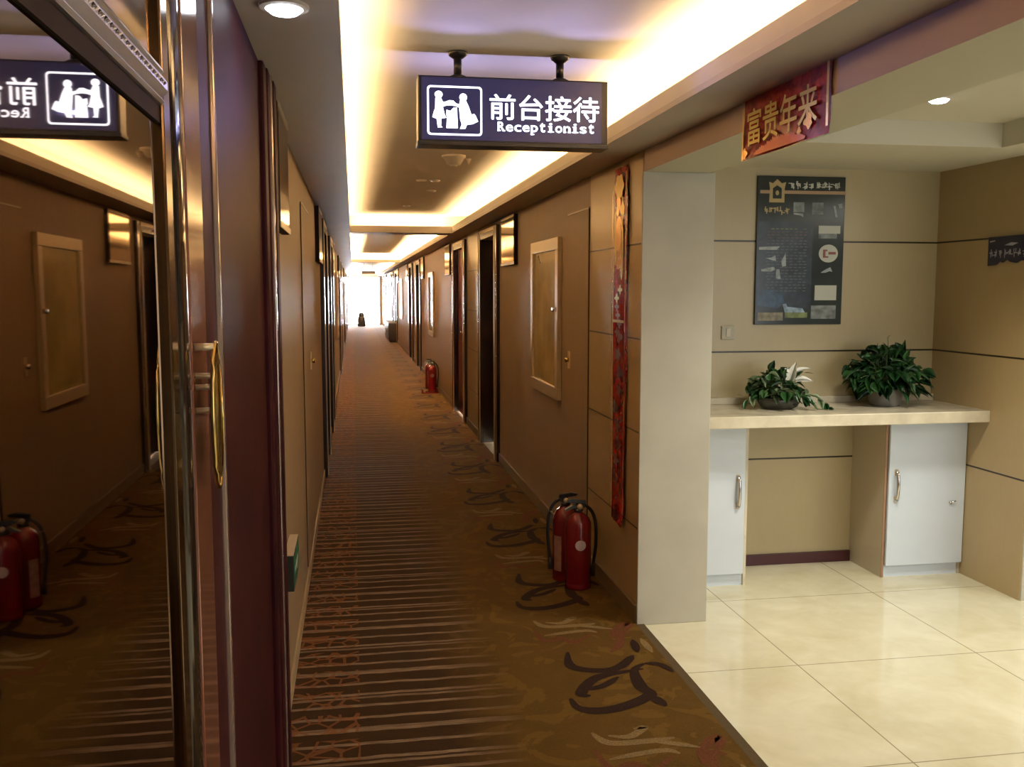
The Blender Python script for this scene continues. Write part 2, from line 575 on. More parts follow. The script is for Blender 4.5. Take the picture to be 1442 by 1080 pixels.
def text_mesh(name, body, x0, x1, z0, z1, mat, frame, parent, weight=0.0, depth=0.001, shear=0.0):
    """lettering fitted into a rectangle; frame(u, v, d) -> Vector maps it onto its surface"""
    cu = bpy.data.curves.new('lettering_source', 'FONT')
    cu.body = body
    cu.size = 1
    cu.shear = shear
    o = bpy.data.objects.new('lettering_source', cu)
    COL.objects.link(o)
    bpy.context.view_layer.update()
    dg = bpy.context.evaluated_depsgraph_get()
    me = bpy.data.meshes.new_from_object(o.evaluated_get(dg))
    bpy.data.objects.remove(o)
    xs = [v.co.x for v in me.vertices]
    ys = [v.co.y for v in me.vertices]
    ax, bx, ay, by = min(xs), max(xs), min(ys), max(ys)
    bm = bmesh.new()
    bm.from_mesh(me)
    copies = [(0, 0)] if weight == 0 else [(0, 0), (weight, 0), (-weight, 0), (0, weight), (0, -weight)]
    out = bmesh.new()
    for n, (du, dv) in enumerate(copies):
        mp = {}
        for v in bm.verts:
            u = x0 + (v.co.x - ax) / (bx - ax) * (x1 - x0) + du
            w = z0 + (v.co.y - ay) / (by - ay) * (z1 - z0) + dv
            mp[v] = out.verts.new(frame(u, w, depth + n * 0.00008))
        for f in bm.faces:
            try:
                out.faces.new([mp[v] for v in f.verts])
            except ValueError:
                pass
    bm.free()
    m2 = bpy.data.meshes.new(name)
    out.to_mesh(m2)
    out.free()
    m2.materials.append(MAT[mat])
    bpy.data.meshes.remove(me)
    ob = bpy.data.objects.new(name, m2)
    COL.objects.link(ob)
    ob.parent = parent
    return ob

# ================================================================== SETTING
XL = -0.255          # left corridor wall
XR = 1.255           # right corridor wall
ZS = 2.12            # soffit underside
ZC = 2.31            # cove ceiling
YE = 41.0            # far end
YN = -2.6            # behind the camera
YC = 3.985           # column front
YB = 4.785           # alcove back wall

# floor
b = MB(); b.box(XL - .2, 6.2, YN - .1, YE + 1.0, -0.1, 0.0, 'floor')
struct(b.build('floor'), 'polished cream floor tiles of the reception area')
# carpet with scrolls woven in
cb = MB()
cb.box(XL + .001, XR - .001, YC, YE - .001, 0.0004, 0.006, 'carpet')
cb.box(XL + .001, 1.282, YN + .001, YC, 0.0004, 0.006, 'carpet')
DARK = [([(0.86, 3.71), (0.84, 3.57), (0.91, 3.51), (1.01, 3.51), (1.1, 3.62)], .030),
        ([(1.12, 3.49), (0.94, 3.45), (0.86, 3.38), (0.82, 3.3), (0.85, 3.28)], .030),
        ([(0.84, 3.335), (0.92, 3.36), (1.0, 3.43)], .022),
        ([(0.77, 3.27), (0.78, 3.19), (0.84, 3.155), (0.94, 3.17), (1.07, 3.25), (1.06, 3.33), (1.08, 3.48), (1.14, 3.54)], .034),
        ([(1.07, 3.25), (1.10, 3.15)], .03), ([(1.02, 3.50), (1.07, 3.56), (1.12, 3.63)], .024),
        ([(1.15, 3.66), (1.17, 3.80)], .024), ([(1.14, 3.54), (1.20, 3.52), (1.23, 3.44)], .022)]
TAN = [([(1.04, 3.68), (1.1, 3.76), (1.14, 3.89), (1.19, 3.88)], .026), ([(1.21, 3.65), (1.21, 3.81)], .02),
       ([(0.79, 4.1), (0.83, 4.02), (0.96, 4.01), (1.06, 4.02)], .022), ([(0.77, 3.99), (0.79, 3.85), (0.87, 3.87), (0.91, 3.81), (1.01, 3.9)], .022),
       ([(0.84, 4.07), (0.9, 4.05), (0.94, 4.07), (0.98, 4.11), (0.94, 4.10)], .02), ([(0.8, 3.91), (0.9, 3.93), (1.0, 3.94), (1.04, 3.91)], .018),
       ([(1.09, 3.83), (1.12, 3.92), (1.20, 4.0), (1.2, 3.96), (1.15, 3.89)], .024), ([(0.97, 4.02), (1.02, 3.99), (1.12, 3.94)], .018)]
for k in range(-2, 33):
    dy = k * 1.105
    jit = random.uniform(-.01, .01)
    if 3.2 + dy > YE - 1.2:
        break
    for q_, (pts, w) in enumerate(DARK):
        if k > 12 and w < .03:
            continue
        cb.strip([(x + jit, y + dy) for x, y in pts], w * 1.55, 0.0074 + q_ * .00008, 'scroll_dark')
    if k < 12:
        for i, (pts, w) in enumerate(TAN):
            cb.strip([(x + jit, y + dy) for x, y in pts], w * 1.6, 0.0066 + i * .00008, 'scroll_tan' if i % 3 else 'scroll_rust')
carpet = cb.build('carpet', recalc=False)
tag(carpet, 'brown corridor carpet with cross stripes and scroll vines', 'carpet')

# door / plate layout ------------------------------------------------
def unit(o):
    return dict(plate1=(7.16 + o, 7.80 + o), doorA=(8.22 + o, 9.15 + o), tile=(9.48 + o, 10.38 + o), doorB=(10.62 + o, 11.62 + o),
                plate2=(12.08 + o, 12.68 + o), panel=(14.7 + o, 15.65 + o))
R_UNITS = [unit(0), unit(9.5), unit(19.0), unit(28.2)]
L_UNITS = [unit(-0.45), unit(9.05), unit(18.55), unit(27.75)]
DTOP = 2.0
REC = 0.10

def side_wall(name, xf, sgn, doors, tiles, y0, y1, thick=.2, extra=None):
    """wall whose face is x = xf, corridor on side -sgn; doors leave openings"""
    w = MB()
    xa, xb = (xf, xf + thick) if sgn > 0 else (xf - thick, xf)
    cuts = sorted([(a, c, 'd') for a, c in doors] + [(a, c, 't') for a, c in tiles])
    y = y0
    for a, c, k in cuts:
        if a >= y1:
            break
        if a > y:
            w.box(xa, xb, y, a, 0, ZC + .1, 'paper')
        if k == 'd':
            w.box(xa, xb, a, c, DTOP, ZC + .1, 'paper')
        else:
            w.box(xa, xb, a, c, 0, ZC + .1, 'tile_c')
        y = c
    if y < y1:
        w.box(xa, xb, y, y1, 0, ZC + .1, 'paper')
    return w

rd = [u['doorA'] for u in R_UNITS] + [u['doorB'] for u in R_UNITS]
ld = [u['doorA'] for u in L_UNITS] + [u['doorB'] for u in L_UNITS]
rd = [d for d in rd if d[1] < YE - .5]
ld = [d for d in ld if d[1] < YE - .5]
w = side_wall('wall_right', XR, 1, rd, [u['tile'] for u in R_UNITS if u['tile'][1] < YE], 4.92, YE)
w.box(XR, 1.575, YC + .012, YB + .1, 0, ZC + .1, 'tile_c')       # thick end beside the reception
w.box(XR, XR + .2, YB + .1, 4.92, 0, ZC + .1, 'tile_c')
struct(w.build('wall_right'), 'right corridor wall of brown wallpaper and stone panels')
c = MB(); c.box(XR - .006, 1.579, YC - .004, YC + .012, 0, ZS - .09, 'column', 0.003)
struct(c.build('trim_1'), 'pale painted column face between corridor and reception')
w = side_wall('wall_left', XL, -1, ld, [u['tile'] for u in L_UNITS if u['tile'][1] < YE], YN, YE)
struct(w.build('wall_left'), 'left corridor wall of brown wallpaper')

# alcove walls
w = MB(); w.box(1.575, 3.3, YB, YB + .1, 0, 2.5, 'tile_a')
struct(w.build('wall_back'), 'beige panelled wall behind the counter')
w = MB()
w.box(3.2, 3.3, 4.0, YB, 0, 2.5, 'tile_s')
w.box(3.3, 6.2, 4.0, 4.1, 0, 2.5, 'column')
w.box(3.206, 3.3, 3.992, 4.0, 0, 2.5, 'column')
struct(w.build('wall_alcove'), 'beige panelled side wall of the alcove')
w = MB(); w.box(6.1, 6.2, YN, 4.0, 0, 2.5, 'plain_grey')
struct(w.build('wall_lobby'), 'far lobby wall')
w = MB(); w.box(XL - .2, 6.2, YN - .1, YN, 0, 2.5, 'plain_grey')
struct(w.build('wall_rear'), 'wall behind the viewer')

# lobby ceiling and soffits
w = MB()
w.box(1.555, 6.2, YN, 4.9, 2.275, 2.5, 'lobby_white')
w.box(1.56, 3.3, 3.93, YB, 2.165, 2.28, 'lobby_white')
w.box(2.93, 3.7, YN, 3.93, 2.165, 2.28, 'lobby_white')
struct(w.build('ceiling_lobby'), 'cream reception ceiling with dropped border')
# header beam over the opening
w = MB()
w.box(XR, XR + .004, YN, YC, 2.03, ZS + .05, 'header')
w.box(XR + .004, 1.555, YN, YC + .012, 2.03, 2.5, 'header_under')
struct(w.build('trim_2'), 'header beam over the reception opening')

# corridor ceiling with light coves
def cove(y0, y1, xl=-0.02, xr=1.05):
    w = MB()
    lip = 0.07
    # soffit slabs
    w.box(XL, xl, y0, y1, ZS, ZS + .02, 'soffit')
    w.box(xr, XR, y0, y1, ZS, ZS + .02, 'soffit')
    w.box(xl, xr, y0, y0 + .12, ZS, ZS + .02, 'soffit')
    w.box(xl, xr, y1 - .30, y1, ZS, ZS + .02, 'soffit')
    # lips
    w.box(xl - .015, xl, y0 + .12, y1 - .30, ZS + .02, ZS + lip, 'white')
    w.box(xr, xr + .015, y0 + .12, y1 - .30, ZS + .02, ZS + lip, 'white')
    w.box(xl, xr, y0 + .105, y0 + .12, ZS + .02, ZS + lip, 'white')
    w.box(xl, xr, y1 - .30, y1 - .285, ZS + .02, ZS + lip, 'soffit')  # shade on the far lip painted with the darker soffit colour
    # trough sides
    w.box(XL, XL + .03, y0, y1, ZS + .02, ZC, 'white')
    w.box(XR - .03, XR, y0, y1, ZS + .02, ZC, 'white')
    w.box(XL, XR, y0, y0 + .01, ZS + .02, ZC, 'white')
    w.box(XL, XR, y1 - .03, y1, ZS + .02, ZC, 'white')
    # lid
    w.box(XL, XR, y0, y1, ZC, ZC + .05, 'white')
    return w
COVES = [(YN, 10.35), (10.35, 21.3), (21.3, YE)]
for i, (a, c) in enumerate(COVES):
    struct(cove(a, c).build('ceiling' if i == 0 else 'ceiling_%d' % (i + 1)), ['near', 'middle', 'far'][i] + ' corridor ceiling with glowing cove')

def area(name, loc, rot, sx, sy, e, col, spread=PI):
    l = bpy.data.lights.new(name, 'AREA')
    l.shape = 'RECTANGLE'
    l.size = sx
    l.size_y = sy
    l.energy = e
    l.color = col
    l.spread = spread
    o = bpy.data.objects.new(name, l)
    COL.objects.link(o)
    o.location = loc
    o.rotation_euler = rot
    return o
WARM = (1.0, 0.66, 0.31)
EW = [9.5, 95.0, 120.0]       # watts per metre of cove
for i, (a, c) in enumerate(COVES):
    L = c - a - .5
    ym = (a + c) / 2
    area('cove_lamp', (-.09, ym, ZS + .035), (PI, 0, 0), .05, L, EW[i] * L, WARM)
    area('cove_lamp', (1.13, ym, ZS + .035), (PI, 0, 0), .05, L, EW[i] * L * 1.25, WARM)
    area('cove_lamp', (.51, c - .14, ZS + .035), (PI, 0, 0), .95, .05, EW[i] * 1.3, WARM)
    for x, n in ((-.09, 'left'), (1.13, 'right')):
        s = MB(); s.box(x - .012, x + .012, a + .25, c - .3, ZS + .021, ZS + .031, 'led')
        tag(s.build('light_strip'), 'warm light strip hidden in the %s %s ceiling cove' % (['near', 'middle', 'far'][i], n), 'light strip', 'cove light strips')

# end wall with bright glazed opening
w = MB()
w.box(XL - .2, XL + .04, YE, YE + .1, 0, 2.4, 'paper')
w.box(XR - .1, XR + .2, YE, YE + .1, 0, 2.4, 'paper')
w.box(XL + .04, XR - .1, YE, YE + .1, 2.1, 2.4, 'paper')
struct(w.build('wall_end'), 'end wall of the corridor')
win = empty('window_1', (0, YE + .05, 0), 'bright glazed opening at the corridor end', 'window', kind='structure')
f = MB()
for x in (XL + .06, .92, XR - .12):
    f.box(x - .02, x + .02, -.02, .02, 0.02, 2.1, 'alum')
f.box(XL + .04, XR - .1, -.02, .02, 0, .05, 'alum')
f.box(XL + .04, XR - .1, -.02, .02, 2.05, 2.1, 'alum')
f.build('window_frame', parent=win)
f = MB(); f.box(XL + .05, XR - .11, -.003, .003, .05, 2.06, 'pane')
f.build('glass_pane', parent=win)

# baseboards
bb = MB()
def runs(doors, y0, y1, pad=.16):
    y = y0
    out = []
    for a, c in sorted(doors):
        if a - pad > y:
            out.append((y, a - pad))
        y = c + pad
    out.append((y, y1))
    return out
for a, c in runs(rd, 4.0, YE - .1):
    bb.box(XR - .012, XR - .0005, a, c, .006, .085, 'base_r')
struct(bb.build('baseboard_right'), 'brown skirting of the right corridor wall')
bb = MB()
for a, c in runs(ld, 2.96, YE - .1):
    bb.box(XL + .0005, XL + .010, a, c, .006, .075, 'base')
struct(bb.build('baseboard_left'), 'beige skirting of the left corridor wall')
bb = MB(); bb.box(1.975, 2.735, YB - .016, YB - .0005, 0, .06, 'skirt')
struct(bb.build('baseboard_back'), 'maroon skirting under the counter')

# ------------------------------------------------------------------ doors of the corridor
NAMES = ['first', 'second', 'third', 'fourth', 'fifth', 'sixth', 'seventh', 'eighth']
dn = [10]
def corridor_door(sgn, y0, y1, leafmat, label):
    REC = .10 if leafmat == 'darkwood' else .03
    xf = XR if sgn > 0 else XL
    s = sgn
    root = empty('door_%d' % dn[0], (xf, y0, 0), label, 'door', kind='structure')
    dn[0] += 1
    W = y1 - y0
    def bx(mb, a, b_, *r):
        lo, hi = sorted((a * s, b_ * s))
        mb.box(lo, hi, *r)
    k = MB()
    ca = .15
    for ya, yb_ in ((-ca, 0), (W, W + ca)):
        bx(k, -.028, .0, ya, yb_, .007, DTOP + .08, 'darkwood')
        bx(k, -.034, -.028, ya + (.0 if ya < 0 else ca - .03), ya + (.03 if ya < 0 else ca), .007, DTOP + .08, 'chrome')
        bx(k, -.034, -.028, (-.03 if ya < 0 else W), (0 if ya < 0 else W + .03), .007, DTOP + .05, 'brass_pale')
    bx(k, -.028, .0, 0, W, DTOP, DTOP + .08, 'darkwood')
    bx(k, -.034, -.028, 0, W, DTOP + .05, DTOP + .08, 'brass_pale')
    bx(k, .0, REC, -.0, .012, .007, DTOP, 'brass_pale')
    bx(k, .0, REC, W - .012, W, .007, DTOP, 'darkwood')
    k.build('door_casing', parent=root)
    d = MB()
    bx(d, REC, REC + .04, .0, W, .012, DTOP, leafmat)
    for za, zb in ((.2, .9), (1.05, 1.85)):
        bx(d, REC - .012, REC, .15, W - .15, za, zb, leafmat)
    d.build('door_leaf', parent=root)
    h = MB()
    bx(h, REC - .02, REC, .07, .12, .92, 1.12, 'brass')
    h.tube([(s * (REC - .02), .095, 1.03), (s * (REC - .05), .095, 1.03), (s * (REC - .055), .2, 1.03)], .009, 'brass')
    h.build('door_handle', parent=root)
    return root
for i, y in enumerate(rd_ for rd_ in sorted(rd)):
    corridor_door(1, y[0], y[1], 'darkwood' if i % 2 == 0 else 'maroon_far', '%s recessed door on the reception side of the corridor, %s leaf' % (NAMES[i], 'black' if i % 2 == 0 else 'maroon'))
for i, y in enumerate(sorted(ld)):
    corridor_door(-1, y[0], y[1], 'maroon_far' if i % 2 == 0 else 'darkwood', '%s recessed door on the mirror side of the corridor' % NAMES[i])

# flush doors papered like the wall
def flush_door(sgn, y0, y1, label, latch_near):
    xf = XR if sgn > 0 else XL
    root = empty('door_%d' % dn[0], (xf, y0, 0), label, 'door', kind='structure')
    dn[0] += 1
    s = sgn
    def bx(mb, a, b_, *r):
        lo, hi = sorted((a * s, b_ * s))
        mb.box(lo, hi, *r)
    W = y1 - y0
    d = MB()
    bx(d, -.006, -.0005, .006, W - .006, .09, 1.95, 'paper')
    d.build('door_leaf', parent=root)
    g = MB()
    for a, c in ((0, .005), (W - .005, W)):
        bx(g, -.004, -.0004, a, c, .09, 1.955, 'railwood')
    bx(g, -.009, -.0004, 0, W, 1.951, 1.958, 'boxtop')
    g.build('door_gap', parent=root)
    h = MB()
    yy = W - .05
    h.tube([(-s * .006, yy, 1.11), (-s * .03, yy, 1.11)], .014, 'brass', 12)
    bx(h, -.012, -.006, yy - .02, yy + .02, 1.06, 1.16, 'brass_pale')
    h.build('door_latch', parent=root)
flush_door(1, 4.93, 5.42, 'flush papered door beside the golden framed panel', True)
flush_door(-1, 4.85, 5.60, 'flush papered door in the left wall', True)

# ------------------------------------------------------------------ framed golden glass panels on walls
def framed_panel(sgn, y0, y1, z0, z1, label):
    xf = XR if sgn > 0 else XL
    root = empty('framed_glass_panel', (xf, y0, z0), label, 'framed panel', 'golden framed glass panels on the corridor walls')
    s = sgn
    def bx(mb, a, b_, *r):
        lo, hi = sorted((a * s, b_ * s))
        mb.box(lo, hi, *r)
    W, Hh, t = y1 - y0, z1 - z0, .075
    f = MB()
    bx(f, -.03, -.0006, 0, W, 0, t, 'brass_pale', .004)
    bx(f, -.03, -.0006, 0, W, Hh - t, Hh, 'brass_pale', .004)
    bx(f, -.03, -.0006, 0, t, t, Hh - t, 'brass_pale', .004)
    bx(f, -.03, -.0006, W - t, W, t, Hh - t, 'brass_pale', .004)
    f.build('frame', parent=root)
    g = MB(); bx(g, -.014, -.0006, t, W - t, t, Hh - t, 'panel_glass')
    g.build('glass', parent=root)
    k = MB(); k.tube([(-s * .030, t * .5, Hh * .56), (-s * .055, t * .5, Hh * .56)], .014, 'chrome', 12)
    k.build('lock', parent=root)
framed_panel(1, 5.60, 6.48, .84, 1.84, 'golden glass panel in brass frame just beyond the labelled extinguisher pair')
for i, u in enumerate(R_UNITS[:3]):
    framed_panel(1, u['panel'][0], u['panel'][1], .78, 1.80, ['framed glass panel above the distant red extinguishers and stand', 'framed glass panel beyond the fourth door on the reception side', 'framed glass panel next to the low dark cabinet near the window'][i])
for i, u in enumerate(L_UNITS[:2]):
    framed_panel(-1, u['panel'][0], u['panel'][1], .78, 1.80, ['framed glass panel after the second door on the mirror side', 'framed glass panel after the fourth door on the mirror side'][i])

# ------------------------------------------------------------------ shiny plates beside doors
def wall_plate(sgn, y0, y1, z0, z1, label):
    xf = XR if sgn > 0 else XL
    root = empty('wall_plate', (xf, y0, z0), label, 'wall plate', 'shiny box plates beside the corridor doors')
    s = sgn
    def bx(mb, a, b_, *r):
        lo, hi = sorted((a * s, b_ * s))
        mb.box(lo, hi, *r)
    W, Hh = y1 - y0, z1 - z0
    k = MB(); bx(k, -.028, -.0006, 0, W, 0, Hh, 'railwood', .003)
    k.build('case', parent=root)
    k = MB()
    bx(k, -.031, -.028, .02, W - .02, .015, Hh - .015, 'plate')
    k.build('mirror_face', parent=root)
    k = MB()
    bx(k, -.034, -.031, .0, W, .0, .02, 'brass_pale')
    k.build('edge_strip', parent=root)
    k = MB(); bx(k, -.034, -.031, 0, W, Hh - .02, Hh, 'brass_pale')
    k.build('edge_strip', parent=root)
pl = []
for u in R_UNITS:
    pl += [u['plate1'], u['plate2']]
pl = [p for p in pl if p[1] < YE - 1]
for i, p in enumerate(pl):
    wall_plate(1, p[0], p[1], 1.715, 2.10, '%s shiny wall plate counting from the column, reception side of the corridor' % NAMES[i])
wall_plate(-1, 3.10, 3.56, 1.72, 2.115, 'shiny wall plate just past the maroon door casing, high on the wall')
pl = []
for u in L_UNITS:
    pl += [u['plate1'], u['plate2']]
pl = [p for p in pl if p[1] < YE - 1]
for i, p in enumerate(pl):
    wall_plate(-1, p[0], p[1], 1.715, 2.10, '%s shiny plate on the mirror side beyond the papered stretch' % NAMES[i])

# ================================================================== LEFT FOREGROUND: mirrored door, casing
ZT = ZS - .001
door = empty('door_1', (0, 0, 0), 'tinted mirror door with gilt edge and silver rail at the left', 'door', kind='structure')
m_ = MB(); m_.box(XL + .0005, -.245, -1.6, 1.29, .01, 1.7329, 'mirror'); m_.build('mirror_pane', parent=door)
m_ = MB(); m_.box(XL + .0005, -.245, -1.6, 1.29, 1.80, ZT, 'mirror_dark'); m_.build('upper_mirror_pane', parent=door)
r = MB()
r.box(XL + .0005, -.241, -1.6, 1.29, 1.733, 1.762, 'railwood')
r.build('rail', parent=door)
r = MB()   # ornate silver moulding
prof = [(-.245, 1.755), (-.237, 1.756), (-.234, 1.760), (-.237, 1.764), (-.234, 1.768), (-.230, 1.774), (-.230, 1.784), (-.234, 1.790), (-.237, 1.793), (-.234, 1.797), (-.237, 1.803), (-.245, 1.805)]
r.prism([(x, -1.6, z) for x, z in prof], (0, 2.89, 0), 'silver')
y = -0.2
while y < 1.27:
    r.tube([(-.2305, y, 1.7755), (-.2290, y + .004, 1.779), (-.2305, y + .008, 1.7825)], [.0006, .0022, .0006], 'silver_dark' if int(y * 90) % 2 else 'silver', 6)
    y += .011
r.build('moulding', parent=door, label='ornate silver moulding')
e = MB()
e.box(XL + .0005, -.236, 1.29, 1.335, .008, ZT, 'gilt', .003)
arc = [(-.2445 + .013 * math.sin(PI * k / 16), 1.385 - .045 * math.cos(PI * k / 16)) for k in range(17)]
e.prism([(XL + .0005, 1.34, .008)] + [(x, y, .008) for x, y in arc] + [(XL + .0005, 1.43, .008)], (0, 0, ZT - .008), 'polish')
e.build('gilt_edge', parent=door)
e = MB(); e.box(XL + .0005, -.234, 1.43, 1.575, .008, ZT, 'stile', .004); e.build('stile', parent=door, label='reddish lacquered stile')
e = MB(); e.box(XL + .0005, -.236, 1.575, 1.70, .008, ZT, 'maroon'); e.build('stile_edge', parent=door)
# pull handle : oval gilt plate on stand-off posts
hx, hy, hz = -.207, 1.470, 1.330
hd = MB()
ring = []
N = 36
A_, B_ = .042, .111
for k in range(N):
    a = 2 * PI * k / N
    ring.append((hx, hy + A_ * math.cos(a), hz + B_ * math.sin(a)))
hd.tube(ring, .0035, 'brass', 10, closed=True)
inner = [(hx + .001, hy + .82 * A_ * math.cos(2 * PI * k / N), hz + .86 * B_ * math.sin(2 * PI * k / N)) for k in range(N)]
hd.prism(inner, (.003, 0, 0), 'brass_dark')
hd.tube([(hx + .006, hy, hz - B_ * .7), (hx + .008, hy, hz), (hx + .006, hy, hz + B_ * .7)], [.001, .003, .001], 'brass', 8)
ho = hd.build('door_handle', parent=door, label='oval gilt pull handle')
hp = MB()
for dz in (.105, .062, .045, .01):
    hp.tube([(-.234, hy - .02, hz + dz), (hx, hy - .015, hz + dz)], .0045 if dz != .105 else .006, 'brass_pale', 10)
hp.build('handle_post', parent=ho)

dd = empty('door_2', (0, 0, 0), 'dark maroon lacquered door and casing on the left', 'door', kind='structure')
e = MB(); e.box(XL + .0005, -.228, 1.70, 1.725, .008, ZT, 'bead', .006); e.build('door_bead', parent=dd)
e = MB(); e.box(XL + .0005, -.236, 1.725, 2.60, .008, ZT, 'maroon'); e.build('door_leaf', parent=dd)
e = MB()
e.box(XL + .0005, -.222, 2.60, 2.68, .008, ZT, 'maroon', .006)
e.box(XL + .0005, -.217, 2.68, 2.76, .008, ZT, 'maroon', .008)
e.box(XL + .0005, -.2155, 2.77, 2.80, .008, ZT, 'bead', .006)
e.box(XL + .0005, -.2145, 2.84, 2.92, .008, ZT, 'maroon', .006)
e.build('door_casing', parent=dd)

# low exit light box
ex = empty('exit_sign', (XL, 3.3, .46), 'low black exit box with green face near the floor beside the maroon casing', 'exit sign')
k = MB(); k.box(.0006, .0335, 0, .30, 0, .128, 'grey_dark', .002); k.build('case', parent=ex)
k = MB(); k.box(.0008, .0335, .003, .297, .1285, .131, 'boxtop'); k.build('lit_top_cover', parent=ex)  # pale sheet paints the light falling on the box top
k = MB(); k.box(.0335, .0345, .01, .29, .008, .12, 'green'); fo = k.build('green_face', parent=ex)
k = MB()
k.box(.0345, .0352, .05, .17, .055, .073, 'poster_white')
k.prism([(.0345, .17, .035), (.0345, .17, .093), (.0345, .225, .064)], (.0007, 0, 0), 'poster_white')
k.build('arrow', parent=fo)

# ================================================================== HANGING SIGN
SX0, SX1, SZ0, SZ1, SY = .221, .866, 2.002, 2.223, 3.17
sg = empty('hanging_sign', (0, 0, 0), 'lit reception sign hanging from the cove ceiling by two posts', 'sign')
s = MB(); s.box(SX0, SX1, SY, SY + .085, SZ0, SZ1, 'blackm', .004); s.build('sign_box', parent=sg)
s = MB(); s.box(SX0 + .012, SX1 - .022, SY - .002, SY, SZ0 + .014, SZ1 - .006, 'signface'); face = s.build('sign_face', parent=sg)
s = MB(); s.box(SX0 + .012, SX1 - .022, SY + .085, SY + .087, SZ0 + .014, SZ1 - .006, 'signface'); s.build('sign_face', parent=sg)
s = MB(); s.box(SX0 - .003, SX1 + .002, SY - .006, SY + .09, SZ0 - .004, SZ0 + .009, 'black', .002); s.build('bottom_rail', parent=sg)
for px in (.358, .708):
    s = MB()
    s.lathe([(.0135, SZ1 + .012), (.0135, ZC - .012)], px, SY + .043, 'blackm', 20)
    s.lathe([(.034, SZ1 - .001), (.034, SZ1 + .004), (.018, SZ1 + .013)], px, SY + .043, 'blackm', 20)
    s.lathe([(.016, ZC - .022), (.030, ZC - .012), (.033, ZC - .004), (.033, ZC - .0005)], px, SY + .043, 'blackm', 20)
    s.build('hanging_post', parent=sg)
fr = lambda u, v, d: Vector((u, SY - .002 - d, v))
text_mesh('chinese_lettering', '前台接待', .460, .834, 2.086, 2.168, 'signlit', fr, face, weight=.0012)
# slab-serif latin line, letter by letter
lat = MB()
tmp_parts = []
word = 'Receptionist'
cell = (.822 - .484) / len(word)
zb, xh, cap = 2.0485, .021, .030
for i, ch in enumerate(word):
    x0 = .484 + i * cell
    tall = ch in 'Rtip'
    z0 = zb - (.010 if ch == 'p' else 0)
    z1 = zb + (cap if ch in 'Rti' else xh)
    wd = cell * (.80 if ch not in 'it' else .34)
    if ch == 't':
        wd = cell * .6
    xa = x0 + (cell - wd) / 2
    tmp_parts.append(text_mesh('letter', ch, xa, xa + wd, z0, z1, 'signlit', fr, face, weight=.0009))
    sl = .0035
    if ch in 'R':
        lat.box(x0 + .001, x0 + cell * .45, SY - .0034, SY - .003, zb, zb + sl, 'signlit'); lat.box(x0 + cell * .62, x0 + cell, SY - .0034, SY - .003, zb, zb + sl, 'signlit')
    if ch in 'i':
        lat.box(x0 + cell * .15, x0 + cell * .9, SY - .0034, SY - .003, zb, zb + sl, 'signlit'); lat.box(x0 + cell * .2, x0 + cell * .5, SY - .0034, SY - .003, zb + xh - sl, zb + xh, 'signlit')
    if ch in 'p':
        lat.box(x0 + .001, x0 + cell * .5, SY - .0034, SY - .003, zb - .010, zb - .010 + sl, 'signlit')
    if ch in 'n':
        lat.box(x0 + .001, x0 + cell * .42, SY - .0034, SY - .003, zb, zb + sl, 'signlit'); lat.box(x0 + cell * .6, x0 + cell, SY - .0034, SY - .003, zb, zb + sl, 'signlit')
    if ch in 't':
        lat.box(x0 + cell * .2, x0 + cell * .8, SY - .0034, SY - .003, zb + xh - sl, zb + xh, 'signlit')
lo = lat.build('english_lettering', parent=face)
bmj = bmesh.new(); bmj.from_mesh(lo.data)
for o in tmp_parts:
    bmj.from_mesh(o.data)
    bpy.data.objects.remove(o)
bmj.to_mesh(lo.data); bmj.free()
# pictogram: rounded frame, two figures and a desk
bx0, bx1, bz0, bz1 = .251, .434, 2.030, 2.190
def rrect(x0, x1, z0, z1, r, n=5):
    out = []
    for cx, cz, a0 in ((x1 - r, z1 - r, 0), (x0 + r, z1 - r, PI / 2), (x0 + r, z0 + r, PI), (x1 - r, z0 + r, 1.5 * PI)):
        for k in range(n + 1):
            a = a0 + PI / 2 * k / n
            out.append((cx + r * math.cos(a), cz + r * math.sin(a)))
    return out
pk = MB()
o1, o2 = rrect(bx0, bx1, bz0, bz1, .012), rrect(bx0 + .006, bx1 - .006, bz0 + .006, bz1 - .006, .008)
n = len(o1)
for i in range(n):
    j = (i + 1) % n
    pk.poly([(o1[i][0], SY - .003, o1[i][1]), (o1[j][0], SY - .003, o1[j][1]), (o2[j][0], SY - .003, o2[j][1]), (o2[i][0], SY - .003, o2[i][1])], 'signlit')
sx, sz = (bx1 - bx0) / 970.0, (bz1 - bz0) / 900.0
def pp(pts, d=.003):
    pk.poly([(bx0 + (x - 130) * sx, SY - d, bz1 - (y - 110) * sz) for x, y in pts], 'signlit')
def circ(cx, cy, rx, ry):
    pp([(cx + rx * math.cos(2 * PI * k / 20), cy + ry * math.sin(2 * PI * k / 20)) for k in range(20)], .0031)
circ(333, 272, 70, 66)
pp([(275, 330), (375, 330), (405, 400), (425, 405), (418, 480), (408, 500), (440, 640), (470, 690), (380, 710), (372, 840), (400, 868), (315, 875), (295, 715), (220, 685), (245, 590), (270, 520)])
pp([(405, 405), (450, 400), (520, 370), (590, 375), (640, 425), (700, 440), (690, 500), (640, 480), (560, 465), (470, 470), (415, 490)], .0032)
pp([(470, 545), (540, 565), (590, 505), (655, 500), (668, 880), (465, 880), (478, 660), (462, 640)])
circ(765, 312, 68, 72)
pp([(705, 370), (815, 370), (860, 470), (910, 620), (960, 605), (990, 650), (1030, 745), (930, 795), (830, 810), (800, 885), (705, 890), (735, 800), (710, 720), (690, 500)])
pk.build('pictogram', parent=face, recalc=False)

